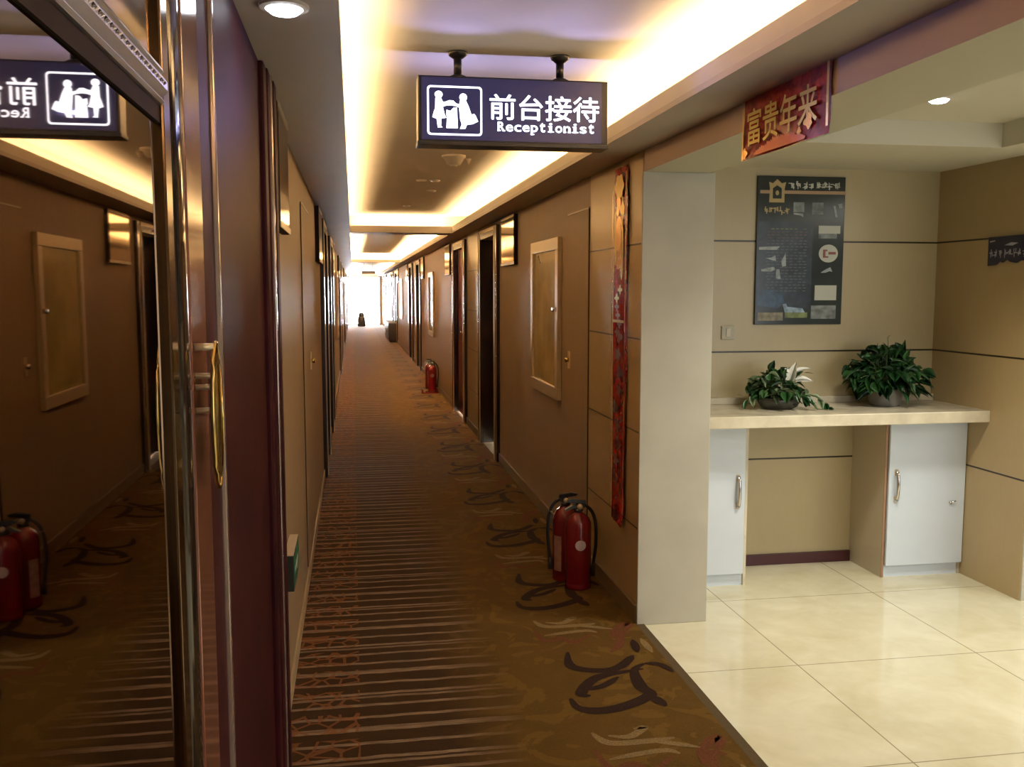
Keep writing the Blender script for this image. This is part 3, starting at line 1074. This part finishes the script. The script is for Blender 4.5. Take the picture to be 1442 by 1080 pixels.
# ================================================================== CEILING BITS
def ceiling_unit(name, loc, rtop, rbot, h, mat, label, cat, sq=False, group=None):
    root = empty(name, loc, label, cat, group)
    m1 = MB()
    nn = 4 if sq else 24
    m1.lathe([(rtop * 1.15, 0), (rtop * 1.15, -h * .2), (rtop, -h * .25), (rbot, -h), ], 0, 0, mat, nn)
    m1.build('housing', parent=root)
    m1 = MB(); m1.lathe([(rbot * .55, -h), (rbot * .45, -h - .008)], 0, 0, 'off', 16); m1.build('sensor', parent=root)
    return root
ceiling_unit('smoke_detector', (.60, 5.62, ZC - .001), .062, .040, .055, 'plastic', 'pale smoke detector on the cove ceiling behind the sign', 'smoke detector')
for x, yv, lb in ((.50, 6.9, 'small unlit spot on cove ceiling, left of the pair beyond the detector'), (.60, 6.9, 'small unlit spot on cove ceiling, right of the pair beyond the detector'), (.63, 7.6, 'small unlit spot on cove ceiling, alone behind the pair'), (.515, 9.0, 'unlit spot on cove ceiling nearest the first cross beam')):
    root = empty('ceiling_spot', (x, yv, ZC - .001), lb, 'ceiling spot', 'small unlit ceiling spots')
    q = MB(); q.lathe([(.038, 0), (.038, -.006), (.03, -.009)], 0, 0, 'plastic', 20); q.build('rim', parent=root)
    q = MB(); q.lathe([(.028, -.0092), (.026, -.012)], 0, 0, 'off', 20); q.build('lens', parent=root)
ceiling_unit('sprinkler', (.70, 5.75, ZC - .001), .018, .010, .03, 'plastic', 'tiny sprinkler beside the smoke detector', 'sprinkler')

def downlight(loc, mat, label):
    root = empty('downlight', loc, label, 'light')
    q = MB()
    n = 28
    for a, c in (((.052, 0), (.052, -.006)), ((.052, -.006), (.040, -.008)), ((.040, -.008), (.038, -.001))):
        q.lathe([a, c], 0, 0, 'plastic', n, close=False)
    q.build('rim', parent=root)
    q = MB(); q.lathe([(.0385, -.0018), (.037, -.010), (.028, -.017), (.010, -.021)], 0, 0, mat, n); q.build('lens', parent=root)
    return root
downlight((2.300, 3.47, 2.2745), 'lamp', 'glowing round downlight in the reception ceiling')
downlight((-.134, 2.11, ZS - .0003), 'lamp_w', 'glowing round downlight above the maroon door')

# exit sign hung far down the corridor
fs = empty('exit_sign', (.44, 27.0, 1.965), 'small dark sign hanging far down the corridor', 'sign')
q = MB(); q.box(-.2, .2, -.02, .02, 0, .085, 'cabdark', .004); q.build('sign_box', parent=fs)
for x in (-.12, .12):
    q = MB()
    q.tube([(x, 0, .085), (x, 0, ZC - 1.965 - .0005)], .006, 'chrome', 8)
    q.build('rod', parent=fs)

# ================================================================== FIRE EXTINGUISHERS
def extinguisher(loc, rz, label, side=-1, round_mark=True):
    root = empty('fire_extinguisher', loc, label, 'fire extinguisher', 'fire extinguishers on the carpet', rz=rz)
    R = .066
    q = MB()
    q.lathe([(R * .97, 0), (R, .004), (R, .024), (R * .98, .028), (R, .032), (R, .315), (R * .96, .338), (R * .80, .362), (R * .52, .380), (R * .34, .388), (R * .34, .394)], 0, 0, 'red', 40)
    body = q.build('cylinder_body', parent=root)
    q = MB()
    q.lathe([(.018, .394), (.020, .398), (.020, .412), (.014, .416), (.014, .436)], 0, 0, 'black', 20)
    q.lathe([(.024, .392), (.026, .398), (.024, .408)], 0, 0, 'black', 20)
    q.build('valve', parent=root)
    q = MB()
    q.prism([(side * x, -.013, z) for x, z in ((.035, .432), (-.055, .444), (-.064, .452), (-.03, .460), (.035, .450))], (0, .026, 0), 'black')
    q.prism([(side * x, -.012, z) for x, z in ((.03, .412), (-.03, .412), (-.066, .398), (-.070, .406), (-.03, .428), (.03, .428))], (0, .024, 0), 'black')
    q.build('lever', parent=root)
    q = MB()
    g = [(0.008 * 0, -.022, .424), (0, -.036, .424)]
    q.tube(g, .013, 'brass_pale', 14)
    q.build('gauge', parent=root)
    q = MB()
    pts = catmull([(side * x, 0, z) for x, z in ((.012, .424), (.040, .420), (.072, .385), (.090, .32), (.092, .22), (.080, .12))], 6)
    q.tube(pts, .0085, 'rubber', 10)
    hs = q.build('hose', parent=root)
    q = MB(); q.tube([(side * .080, 0, .12), (side * .0775, 0, .09), (side * .0765, 0, .055)], [.009, .011, .014], 'rubber', 12); q.build('nozzle', parent=hs)
    if not round_mark:
        q = MB()
        n = 14
        for a0, a1, z0, z1, mt in ((-2.75, -2.0, .055, .24, 'pinklabel'), ):
            vs = []
            for k in range(n + 1):
                a = a0 + (a1 - a0) * k / n
                vs.append((Vector((R * 1.006 * math.cos(a), R * 1.006 * math.sin(a), z0)), Vector((R * 1.006 * math.cos(a), R * 1.006 * math.sin(a), z1))))
            for k in range(n):
                q.poly([vs[k][0], vs[k + 1][0], vs[k + 1][1], vs[k][1]], mt)
        q.build('worn_label', parent=body)
    else:
        q = MB()
        ca, cz, rr = -1.62, .232, .028
        rings = []
        for f_ in (0.02, .25, .5, .75, 1.0):
            rg = []
            for k in range(24):
                t = 2 * PI * k / 24
                a = ca + rr * f_ * math.cos(t) / R
                rg.append(q.bm.verts.new((R * 1.008 * math.cos(a), R * 1.008 * math.sin(a), cz + rr * f_ * .95 * math.sin(t))))
            rings.append(rg)
        fsx = [q.bm.faces.new(rings[0])]
        for A1, B1 in zip(rings, rings[1:]):
            for k in range(24):
                fsx.append(q.bm.faces.new((A1[k], A1[(k + 1) % 24], B1[(k + 1) % 24], B1[k])))
        q._setm(fsx, 'label')
        q.build('round_label', parent=body)
    return root
CZ = .0062
e1 = extinguisher((1.112, 4.555, CZ), 0.0, 'red fire extinguisher by the wall with round pale label, front one of the pair', 1)
e0 = extinguisher((1.078, 4.705, CZ), -.1, 'red fire extinguisher standing behind the one with round pale label', -1, False)
e3 = clone(e1, (1.155, 14.05, CZ), 'nearer of two red fire extinguishers far down the corridor')
clone(e1, (1.14, 14.40, CZ), 'farther of two red fire extinguishers far down the corridor')
sd = empty('extinguisher_stand', (1.09, 13.75, CZ), 'small red floor stand beside the distant extinguishers', 'stand')
q = MB(); q.box(-.12, .12, -.1, .1, 0, .02, 'red', .004); q.box(-.12, -.10, -.1, .1, .02, .06, 'red'); q.box(.10, .12, -.1, .1, .02, .06, 'red'); q.build('tray', parent=sd)

# ================================================================== RED PAPER DECORATIONS
bn = empty('hanging_banner', (XR - .003, 2.915, 1.932), 'red and gold paper banner stuck over the reception opening', 'banner')
BW, BH = .56, .193
frb = lambda u, v, d: Vector((-.0006 - d, -u, v))
q = MB()
nu, nv = 24, 6
grid = [[q.bm.verts.new((-.001 - .0035 * (1 + math.sin(u / nu * 9 + v)) * (1 - v / nv), -BW * u / nu, BH * v / nv)) for v in range(nv + 1)] for u in range(nu + 1)]
fs_ = []
for u in range(nu):
    for v in range(nv):
        fs_.append(q.bm.faces.new((grid[u][v], grid[u + 1][v], grid[u + 1][v + 1], grid[u][v + 1])))
q._setm(fs_, 'banner')
sh = q.build('banner_sheet', parent=bn, smooth=True)
text_mesh('gold_lettering', '富贵年来', .045, .50, .040, .150, 'gold', frb, sh, weight=.0012, depth=.010)
q = MB()
for a, c, z0, z1, mt in ((0, .012, 0, BH * .86, 'gold'), (BW - .012, BW, .02, BH, 'gold')):
    q.poly([frb(a, z0, .009), frb(c, z0, .009), frb(c, z1, .009), frb(a, z1, .009)], mt)
rnd = random.Random(3)
for k in range(26):                       # coral and gold swirl along the lower edge
    u = .09 + .34 * k / 26
    hgt = .012 + .026 * math.sin(PI * k / 26) + rnd.uniform(0, .008)
    q.poly([frb(u, .004, .0105), frb(u + .016, .006, .0105), frb(u + .022, hgt * .8, .0105), frb(u + .010, hgt, .0105)], 'foil_pink')
for cx, cz, r_ in ((.03, .020, .018), (.455, .050, .024), (.40, .032, .012)):
    q.poly([frb(cx + r_ * (1 + .3 * math.cos(3 * t + cx * 20)) * math.cos(t), cz + r_ * (.8 + .2 * math.cos(4 * t)) * math.sin(t), .0112) for t in [2 * PI * k / 30 for k in range(30)]], 'gold_glow')
q.build('gold_trim', parent=sh, recalc=False)

vs_ = empty('red_wall_scroll', (XR - .001, 4.425, .40), 'tall red and gold paper scroll on the panelled wall beside the column', 'scroll')
SW, SH = .235, 1.69
q = MB()
nv, nu = 60, 6
def curl(u, v):
    t = v / nv
    bow = .006 * math.sin(t * 9) * (u / nu - .3) + .004
    if t < .04:
        bow += .02 * (1 - t / .04) * (u / nu)
    return Vector((-.002 - abs(bow), -SW * u / nu * (1 - .06 * abs(math.sin(t * 7))), SH * t))
grid = [[q.bm.verts.new(curl(u, v)) for v in range(nv + 1)] for u in range(nu + 1)]
fs_ = []
for u in range(nu):
    for v in range(nv):
        fs_.append(q.bm.faces.new((grid[u][v], grid[u + 1][v], grid[u + 1][v + 1], grid[u][v + 1])))
q._setm(fs_, 'banner')
sh = q.build('scroll_sheet', parent=vs_, smooth=True)
q = MB()
frv = lambda u, v, d: Vector((-.016 - d, -u, v))
rnd = random.Random(11)
def blob(cx, cz, rx, rz_, mt, lob=5, am=.25):
    q.poly([frv(cx + rx * (1 + am * math.cos(lob * t)) * math.cos(t), cz + rz_ * (1 + am * math.cos(lob * t)) * math.sin(t), rnd.uniform(0, .001)) for t in [2 * PI * k / 40 for k in range(40)]], mt)
blob(.115, 1.60, .07, .055, 'gold', 6, .10)
blob(.10, 1.52, .03, .05, 'gold_glow', 3)
blob(.17, 1.49, .03, .05, 'gold', 4)
blob(.115, 1.34, .05, .15, 'gold_glow', 2, .18)
blob(.165, 1.30, .022, .15, 'gold', 2, .1)
blob(.055, 1.36, .016, .14, 'gold', 2, .1)
for k in range(6):
    blob(.115 + rnd.uniform(-.03, .03), 1.12 - k * .04, .030, .018, 'gold' if k < 2 else 'dark_red', 4, .35)
q.poly([frv(.02, .965, .001), frv(.215, .965, .001), frv(.215, .978, .001), frv(.02, .978, .001)], 'gold')
for k in range(9):
    blob(.115 + rnd.uniform(-.035, .035), .90 - k * .085, .040, .028, 'dark_red', 5 if k % 2 else 3, .3)
blob(.10, .035, .045, .032, 'dark_red', 3)
for a in (.004, .222):
    q.poly([frv(a, .06, .0005), frv(a + .009, .06, .0005), frv(a + .009, 1.66, .0005), frv(a, 1.66, .0005)], 'gold_glow' if a < .1 else 'gold')
q.build('gold_ornament', parent=sh, recalc=False)

# ================================================================== ALCOVE: counter, cabinets, plants, poster
ct = MB()
ct.box(1.5755, 3.1995, 4.275, YB - .0005, .846, .905, 'marble', .004)
co = ct.build('countertop')
tag(co, 'long marble countertop on two white cabinets', 'countertop')
ct = MB(); ct.box(1.5765, 3.1985, YB - .03, YB - .001, .9052, .94, 'marble', .002)
ct.build('upstand', parent=co)

def cabinet(x0, x1, hinge_right, label, knob=False):
    root = empty('base_cabinet', (x0, 4.46, 0), label, 'cabinet', 'white base cabinets under the countertop')
    W = x1 - x0
    D = YB - .002 - 4.46
    q = MB()
    q.box(.0, .016, .0, D, 0, .845, 'cab_in'); q.box(W - .016, W, 0, D, 0, .845, 'cab_in')
    q.box(.016, W - .016, .02, D, .06, .08, 'cab_in'); q.box(.016, W - .016, 0, D, .828, .845, 'cab'); q.box(.016, W - .016, D - .01, D, .08, .828, 'cab_in')
    q.build('carcass', parent=root)
    q = MB(); q.box(.016, W - .016, .006, .02, 0, .06, 'cab'); q.build('toe_kick', parent=root)
    q = MB()
    xa = (.0, .014) if hinge_right else (W - .014, W)
    q.box(xa[0], xa[1], -.004, .0, .0, .845, 'edge_br' if hinge_right else 'marble'); q.build('edge_strip', parent=root)
    q = MB(); q.box(.018 if hinge_right else .003, W - .003 if hinge_right else W - .020, -.018, -.001, .065, .826, 'cab', .002)
    dr = q.build('cabinet_door', parent=root)
    hxx = .058 if hinge_right else W - .058
    q = MB()
    q.tube(catmull([(hxx, -.018, .575), (hxx, -.034, .560), (hxx, -.042, .495), (hxx, -.034, .430), (hxx, -.018, .415)], 5), .009, 'chrome', 10)
    q.box(hxx - .010, hxx + .010, -.020, -.018, .55, .585, 'brass_pale'); q.box(hxx - .010, hxx + .010, -.020, -.018, .405, .44, 'brass_pale')
    q.build('handle', parent=dr)
    if knob:
        q = MB(); q.tube([(W - .085, -.018, .395), (W - .085, -.026, .395)], .008, 'chrome', 12); q.tube([(W - .085, -.026, .395), (W - .06, -.030, .405)], .004, 'chrome', 8)
        q.build('lock', parent=dr)
    return root
cabinet(1.5765, 1.976, False, 'white base cabinet next to the column')
cabinet(2.737, 3.1985, True, 'white base cabinet in the corner with small lock', True)

def leaf(mb, base, direction, length, width, mat, droop=.3, roll=0.0):
    d = Vector(direction).normalized()
    side = d.cross(Vector((0, 0, 1)))
    if side.length < .05:
        side = Vector((1, 0, 0))
    side.normalize()
    up = side.cross(d).normalized()
    Mr = Matrix.Rotation(roll, 3, d)
    side, up = Mr @ side, Mr @ up
    prof = [(0, .0), (.06, .55), (.22, .95), (.42, 1.0), (.62, .78), (.82, .40), (1.0, 0.0)]
    L, C, Rr = [], [], []
    for t, wv in prof:
        p = Vector(base) + d * length * t - Vector((0, 0, 1)) * droop * length * t * t
        C.append(mb.bm.verts.new(p))
        if wv > 0:
            ww = width * .5 * wv
            L.append(mb.bm.verts.new(p + side * ww + up * ww * .28 - d * (.06 * length if t < .1 else 0)))
            Rr.append(mb.bm.verts.new(p - side * ww + up * ww * .28 - d * (.06 * length if t < .1 else 0)))
        else:
            L.append(None); Rr.append(None)
    fs = []
    for i in range(len(prof) - 1):
        for S in (L, Rr):
            v = [C[i], C[i + 1], S[i + 1], S[i]]
            v = [k for k in v if k is not None]
            if len(v) >= 3:
                fs.append(mb.bm.faces.new(v))
    for f in fs:
        f.smooth = True
    mb._setm(fs, mat)

def plant(loc, label, rx, ry, h, n, pot, mats, seed, trail=False, flower=False, bud=False, lw=.06):
    root = empty('potted_pothos', loc, label, 'plant', 'potted plants on the countertop')
    rnd = random.Random(seed)
    q = MB()
    if pot == 'bowl':
        q.lathe([(.070, 0), (.095, .008), (.112, .035), (.116, .058), (.112, .060), (.104, .05)], 0, 0, 'pot_dark', 32, 1.0, .72)
        zt, pr = .052, .09
    else:
        q.lathe([(.070, 0), (.078, .004), (.086, .04), (.094, .085), (.094, .095), (.086, .095), (.084, .085)], 0, 0, 'pot_grey', 32)
        zt, pr = .088, .07
    q.build('pot', parent=root)
    q = MB(); q.lathe([(pr * .98, zt - .012), (pr * .9, zt), (.001, zt + .006)], 0, 0, 'soil', 24, 1.0, .72 if pot == 'bowl' else 1.0); q.build('soil', parent=root)
    st, lf = MB(), MB()
    for k in range(n):
        a = rnd.uniform(0, 2 * PI)
        el = rnd.uniform(-.10 if pot != 'bowl' else -.05, 1.0)
        e_ = math.asin(el) if pot != 'bowl' else math.asin(el) * .95
        rad = rnd.uniform(.55, 1.0)
        tip = Vector((rx * rad * math.cos(e_) * math.cos(a), ry * rad * math.cos(e_) * math.sin(a), zt + h * (.12 + .88 * rad * math.sin(e_))))
        if tip.y > .17:
            tip.y = .17
        if el < 0:
            tip.z = max(zt + h * .3 * el * 2.2, .03)
        root_p = Vector((pr * .5 * math.cos(a), pr * .4 * math.sin(a), zt))
        mid = (root_p + tip) / 2 + Vector((0, 0, h * .18))
        if k % 2 == 0:
            st.tube(catmull([root_p, mid, tip], 4), .0022, 'stem', 5)
        d = (tip - mid)
        d.z += rnd.uniform(-.03, .05)
        d += Vector((rnd.uniform(-.05, .05), rnd.uniform(-.06, .03), rnd.uniform(-.05, .02)))
        L = lw * rnd.uniform(.75, 1.2)
        leaf(lf, tip - d.normalized() * L * .4, d, L, L * rnd.uniform(.74, .98), rnd.choice(mats), rnd.uniform(.1, .45), rnd.uniform(-.7, .7))
    if trail:
        for pts in ([(.08, -.03, .06), (.15, -.05, .075), (.20, -.07, .045), (.235, -.09, .012)], [(.05, -.05, .06), (.10, -.08, .07), (.135, -.10, .03)], [(-.08, -.02, .06), (-.15, -.02, .07), (-.19, -.02, .045)]):
            c_ = catmull(pts, 5)
            st.tube(c_, .0022, 'stem', 5)
            for i in range(3, len(c_), 3):
                p = Vector(c_[i]); pv = Vector(c_[i - 1])
                d = p - pv
                leaf(lf, p, (d.x + rnd.uniform(-.01, .01), d.y - .006, d.z - .003), .055, .034, rnd.choice(mats), .25, rnd.uniform(-.5, .5))
        leaf(lf, (-.215, -.02, .075), (-1, 0, .1), .03, .03, 'leaf_br', .1)
        leaf(lf, (.13, -.02, .185), (1, -.1, 0), .05, .03, 'leaf_br', .1)
    if bud:
        c_ = catmull([(.0, 0, zt), (.005, 0, zt + .2), (.002, 0, zt + .275)], 5)
        st.tube(c_, .0018, 'stem', 5)
        leaf(lf, (.002, 0, zt + .272), (.5, -.2, .6), .028, .016, 'leaf_br', .2)
        for dx, ll in ((-.06, .10), (.085, .115), (.045, .08)):
            leaf(lf, (dx, -.01, zt + .15), (dx * .9, -.1, 1.2), ll, .045, mats[0], .0, 1.2)
    for mb_ in (st, lf):
        for v in mb_.bm.verts:
            if v.co.z < .004:
                v.co.z = .004 + .0005 * rnd.random()
            if v.co.y + loc[1] > YB - .035:
                v.co.y = YB - .035 - loc[1]
    st.build('stems', parent=root)
    lf.build('foliage', parent=root, recalc=False)
    if flower:
        fl = MB()
        leaf(fl, (.025, -.055, .135), (.25, -.2, 1), .12, .055, 'petal', .0, 1.35)
        leaf(fl, (.065, -.04, .19), (1, -.2, .5), .09, .05, 'petal', .2, .3)
        leaf(fl, (.07, -.04, .15), (1, -.3, .25), .095, .05, 'petal', .3, .6)
        leaf(fl, (.03, -.05, .18), (-.5, -.2, .6), .055, .035, 'petal', .1, .6)
        fl.build('white_flower', parent=root, recalc=False)
    return root
plant((2.175, 4.545, .9055), 'low trailing plant with white flower in dark oval bowl', .165, .13, .185, 135, 'bowl', ['leaf', 'leaf', 'leaf2', 'leaf3', 'leaf_dark'], 5, True, True)
plant((2.800, 4.585, .9055), 'bushy dark green plant in grey pot near the corner', .235, .17, .235, 215, 'pot', ['leaf_dark', 'leaf_dark', 'leaf', 'leaf'], 9, False, False, True, .075)

# information board on the back wall
PX0, PX1, PZ0, PZ1 = 2.13, 2.633, 1.332, 2.124
po = empty('information_sign', (PX0, YB, PZ0), 'glossy black information board on the wall above the counter', 'board')
PW, PH = PX1 - PX0, PZ1 - PZ0
q = MB(); q.box(0, PW, -.014, -.0006, 0, PH, 'poster', .003); bd_ = q.build('board_panel', parent=po)
def U(px): return (px - 145) / 540.0 * PW
def V(py): return PH - (py - 75) / 905.0 * PH
def pb(mb, x0, y0, x1, y1, mt, d=.0155):
    mb.poly([(U(x0), -d, V(y1)), (U(x1), -d, V(y1)), (U(x1), -d, V(y0)), (U(x0), -d, V(y0))], mt)
q = MB(); pb(q, 155, 350, 490, 880, 'poster_blue', .0146); q.build('blue_field', parent=po, recalc=False)
q = MB(); pb(q, 160, 162, 686, 182, 'poster_line'); q.build('rule_line', parent=po, recalc=False)
q = MB()
q.poly([(U(x), -.0160, V(y)) for x, y in ((215, 235), (308, 235), (308, 150), (316, 112), (290, 120), (262, 95), (236, 120), (212, 112), (218, 150))], 'poster_gold')
q.poly([(U(x), -.0166, V(y)) for x, y in ((236, 212), (290, 212), (290, 150), (262, 132), (236, 150))], 'poster')
q.poly([(U(263) + .010 * math.cos(2 * PI * k / 20), -.0172, V(178) + .013 * math.sin(2 * PI * k / 20)) for k in range(20)], 'poster_gold')
q.build('emblem', parent=po, recalc=False)
q = MB()
rnd = random.Random(2)
for i in range(8):       # illegible heading strokes
    cx = 352 + i * 40
    for k in range(8):
        x = cx + rnd.uniform(-12, 12); yv = 130 + rnd.uniform(-14, 14)
        if k % 2:
            pb(q, x - 11, yv - 2.5, x + 11, yv + 2.5, 'poster_white', .0156 + k * .0001)
        else:
            pb(q, x - 2.5, yv - 12, x + 2.5, yv + 12, 'poster_white', .0156 + k * .0001)
q.build('heading', parent=po, recalc=False)
q = MB()
for i in range(5):
    cx = 195 + i * 33
    for k in range(4):
        x = cx + rnd.uniform(-9, 9); yv = 282 + rnd.uniform(-14, 14)
        pb(q, x - (11 if k % 2 else 3), yv - (3 if k % 2 else 14), x + (11 if k % 2 else 3), yv + (3 if k % 2 else 14), 'poster_gold', .0156 + k * .0001)
q.build('subheading', parent=po, recalc=False)
for x0, y0, x1, y1, mt in ((365, 232, 432, 292, 'poster_grey'), (480, 232, 550, 305, 'poster_grey'), (525, 372, 660, 420, 'poster_white'), (525, 420, 640, 450, 'poster_grey'), (512, 738, 648, 830, 'poster_white'),
                           (492, 862, 648, 945, 'poster_grey'), (162, 905, 318, 955, 'poster_tan'), (330, 905, 470, 938, 'poster_green')):
    q = MB(); pb(q, x0, y0, x1, y1, mt, .0158); q.build('photo', parent=po, recalc=False)
q = MB()
q.poly([(U(590) + .056 * math.cos(2 * PI * k / 32), -.0158, V(542) + .048 * math.sin(2 * PI * k / 32)) for k in range(32)], 'poster_white')
pb(q, 556, 518, 572, 568, 'poster_red', .0164); pb(q, 572, 518, 584, 528, 'poster_red', .0164); pb(q, 572, 558, 590, 568, 'poster_red', .0164); pb(q, 590, 532, 636, 548, 'poster_red', .0164)
q.build('round_badge', parent=po, recalc=False)
q = MB()
for pts in ([(365, 296), (425, 300), (428, 322), (410, 312), (368, 306)], [(545, 660), (575, 640), (605, 626), (620, 655), (600, 650), (575, 660)], [(200, 572), (240, 568), (262, 555), (268, 590), (245, 585)], [(176, 640), (255, 625), (262, 640), (240, 655), (180, 652)],
            [(270, 640), (290, 640), (298, 700), (268, 695)], [(300, 590), (325, 540), (330, 620), (306, 625)], [(640, 240), (665, 235), (668, 262), (648, 268)], [(612, 250), (625, 250), (640, 320), (625, 320)],
            [(160, 505), (290, 500), (270, 522), (160, 522)]):
    q = MB(); q.poly([(U(x), -.0160, V(y)) for x, y in pts], 'poster_pale'); q.build('picture_mark', parent=po, recalc=False)
q = MB()
q.poly([(U(x), -.0162, V(y)) for x, y in ((315, 855), (335, 850), (345, 870), (440, 880), (455, 905), (330, 905))], 'poster_sky'); q.build('sky_photo', parent=po, recalc=False)
q = MB()
q.poly([(U(x), -.0150, V(y)) for x, y in ((160, 770), (300, 760), (330, 850), (280, 880), (160, 860))], 'poster_lake'); q.build('lake_photo', parent=po, recalc=False)
q = MB()
for i in range(22):
    for a_ in range(9):
        x0_ = 205 + a_ * 28 + (i * 7) % 11
        if (a_ * 5 + i * 3) % 7:
            pb(q, x0_, 392 + i * 18, x0_ + 20, 397 + i * 18, 'poster_row' if i > 3 else ('poster_green' if i == 0 else 'poster_redrow'), .0156)
q.build('text_rows', parent=po, recalc=False)

# switch on back wall
sw = empty('wall_socket', (1.985, YB, 1.29), 'small pale switch plate low left of the information board', 'switch')
q = MB(); q.box(-.037, .037, -.010, -.0006, -.037, .037, 'column', .004); q.build('plate', parent=sw)
q = MB(); q.box(-.012, .012, -.014, -.010, -.022, .022, 'plastic', .002); q.build('rocker', parent=sw)

# navy sign on the alcove side wall
nv_ = empty('navy_wall_sign', (3.2, 4.345, 1.64), 'dark navy notice with ragged lower edge on the side wall', 'sign')
q = MB()
prof = [(0, .145), (.34, .145), (.34, .02), (.30, .018), (.24, .022), (.21, .010), (.17, .016), (.14, .028), (.11, .014), (.09, .022), (.06, .004), (.03, .002), (0, .0)]
q.prism([(-.008, -u, v) for u, v in prof], (.0074, 0, 0), 'navy')
pn = q.build('notice_panel', parent=nv_)
q = MB()
frn = lambda u, v, d: (-.0083 - d, -u, v)
rnd = random.Random(8)
for i in range(9):
    cx = .03 + i * .034
    for k in range(5):
        du, dv = rnd.uniform(-.010, .010), rnd.uniform(-.012, .012)
        a, c_ = ((.011, .0022) if k % 2 else (.0022, .012))
        q.poly([frn(cx + du - a, .060 + dv - c_, k * .0001), frn(cx + du + a, .060 + dv - c_, k * .0001), frn(cx + du + a, .060 + dv + c_, k * .0001), frn(cx + du - a, .060 + dv + c_, k * .0001)], 'navy_txt')
q.build('worn_lettering', parent=pn, recalc=False)
q = MB()
q.poly([frn(.12, .10, 0), frn(.17, .112, 0), frn(.22, .108, 0), (frn(.18, .096, 0))], 'navy_txt')
q.build('pale_mark', parent=pn, recalc=False)
q = MB()
q.poly([frn(.012, .125, 0), frn(.05, .128, 0), frn(.05, .122, 0), frn(.012, .118, 0)], 'navy_txt')
q.build('pale_mark', parent=pn, recalc=False)

# ================================================================== FAR END THINGS
bi = empty('waste_bin', (.33, 39.6, CZ), 'small dark bin standing before the bright end window', 'bin')
q = MB(); q.lathe([(.15, 0), (.17, .02), (.16, .36), (.13, .40)], 0, 0, 'bin', 24); q.build('bin_body', parent=bi)
q = MB(); q.lathe([(.12, .40), (.13, .43), (.10, .56), (.02, .58)], 0, 0, 'bin', 24); q.build('bin_lid', parent=bi)
lc = empty('low_cabinet', (XR - .26, 27.2, .009), 'long low dark cabinet near the bright end of the corridor', 'cabinet')
q = MB(); q.box(0, .24, 0, 2.6, .04, .52, 'cabdark', .01); q.box(.02, .22, .02, 2.58, 0, .04, 'black'); q.build('carcass', parent=lc)
q = MB(); q.box(-.01, .245, -.01, 2.61, .52, .55, 'cabdark', .006); q.build('top_board', parent=lc)
for k in range(3):
    q = MB(); q.box(-.012, -.001, .03 + k * .86, .84 + k * .86, .07, .50, 'cabdark', .004); dr = q.build('cabinet_door', parent=lc)
    q = MB(); q.tube([(-.012, .76 + k * .86, .30), (-.035, .76 + k * .86, .30)], .012, 'chrome', 8); q.build('knob', parent=dr)

# ================================================================== LIGHTS
def spot(name, loc, e, col, size, blend=.6, rad=.03, rot=(0, 0, 0)):
    l = bpy.data.lights.new(name, 'SPOT')
    l.energy = e
    l.color = col
    l.spot_size = size
    l.spot_blend = blend
    l.shadow_soft_size = rad
    o = bpy.data.objects.new(name, l)
    COL.objects.link(o)
    o.location = loc
    o.rotation_euler = rot
    return o
area('front_fill', (3.8, -2.3, 1.35), (PI / 2, 0, 0), 3.2, 1.8, 62, (.93, .96, 1.0))  # added fill behind the camera in place of window daylight, no opening built
spot('lobby_downlight', (2.300, 3.47, 2.24), 170, (1.0, .93, .76), math.radians(120), .9, .16)
spot('corridor_downlight', (-.134, 2.11, ZS - .02), 8, (.78, .82, 1.0), math.radians(130), .8)
area('lobby_fill', (4.2, 1.6, 2.26), (0, 0, 0), 2.4, 2.4, 96, (1.0, .97, .86))  # added soft fill for the lobby, no lamp seen here
area('lobby_fill', (2.2, .2, 2.26), (0, 0, 0), .8, 1.6, 30, (1.0, .96, .85))  # second added fill, out of view
for xx in (SX0 + .12, SX1 - .12):
    spot('sign_glow', (xx, SY - .05, 2.06), 4.2, (.42, .40, 1.0), math.radians(104), .55, 0.0, (PI + math.radians(74), 0, 0))
    spot('sign_glow', (xx, SY + .135, 2.06), 3.0, (.50, .48, 1.0), math.radians(150), .9, 0.0, (PI, 0, 0))

wd = bpy.data.worlds.new('daylight')
scn.world = wd
wd.use_nodes = True
bg = wd.node_tree.nodes['Background']
bg.inputs[0].default_value = (.93, .96, 1.0, 1)
bg.inputs[1].default_value = 110.0
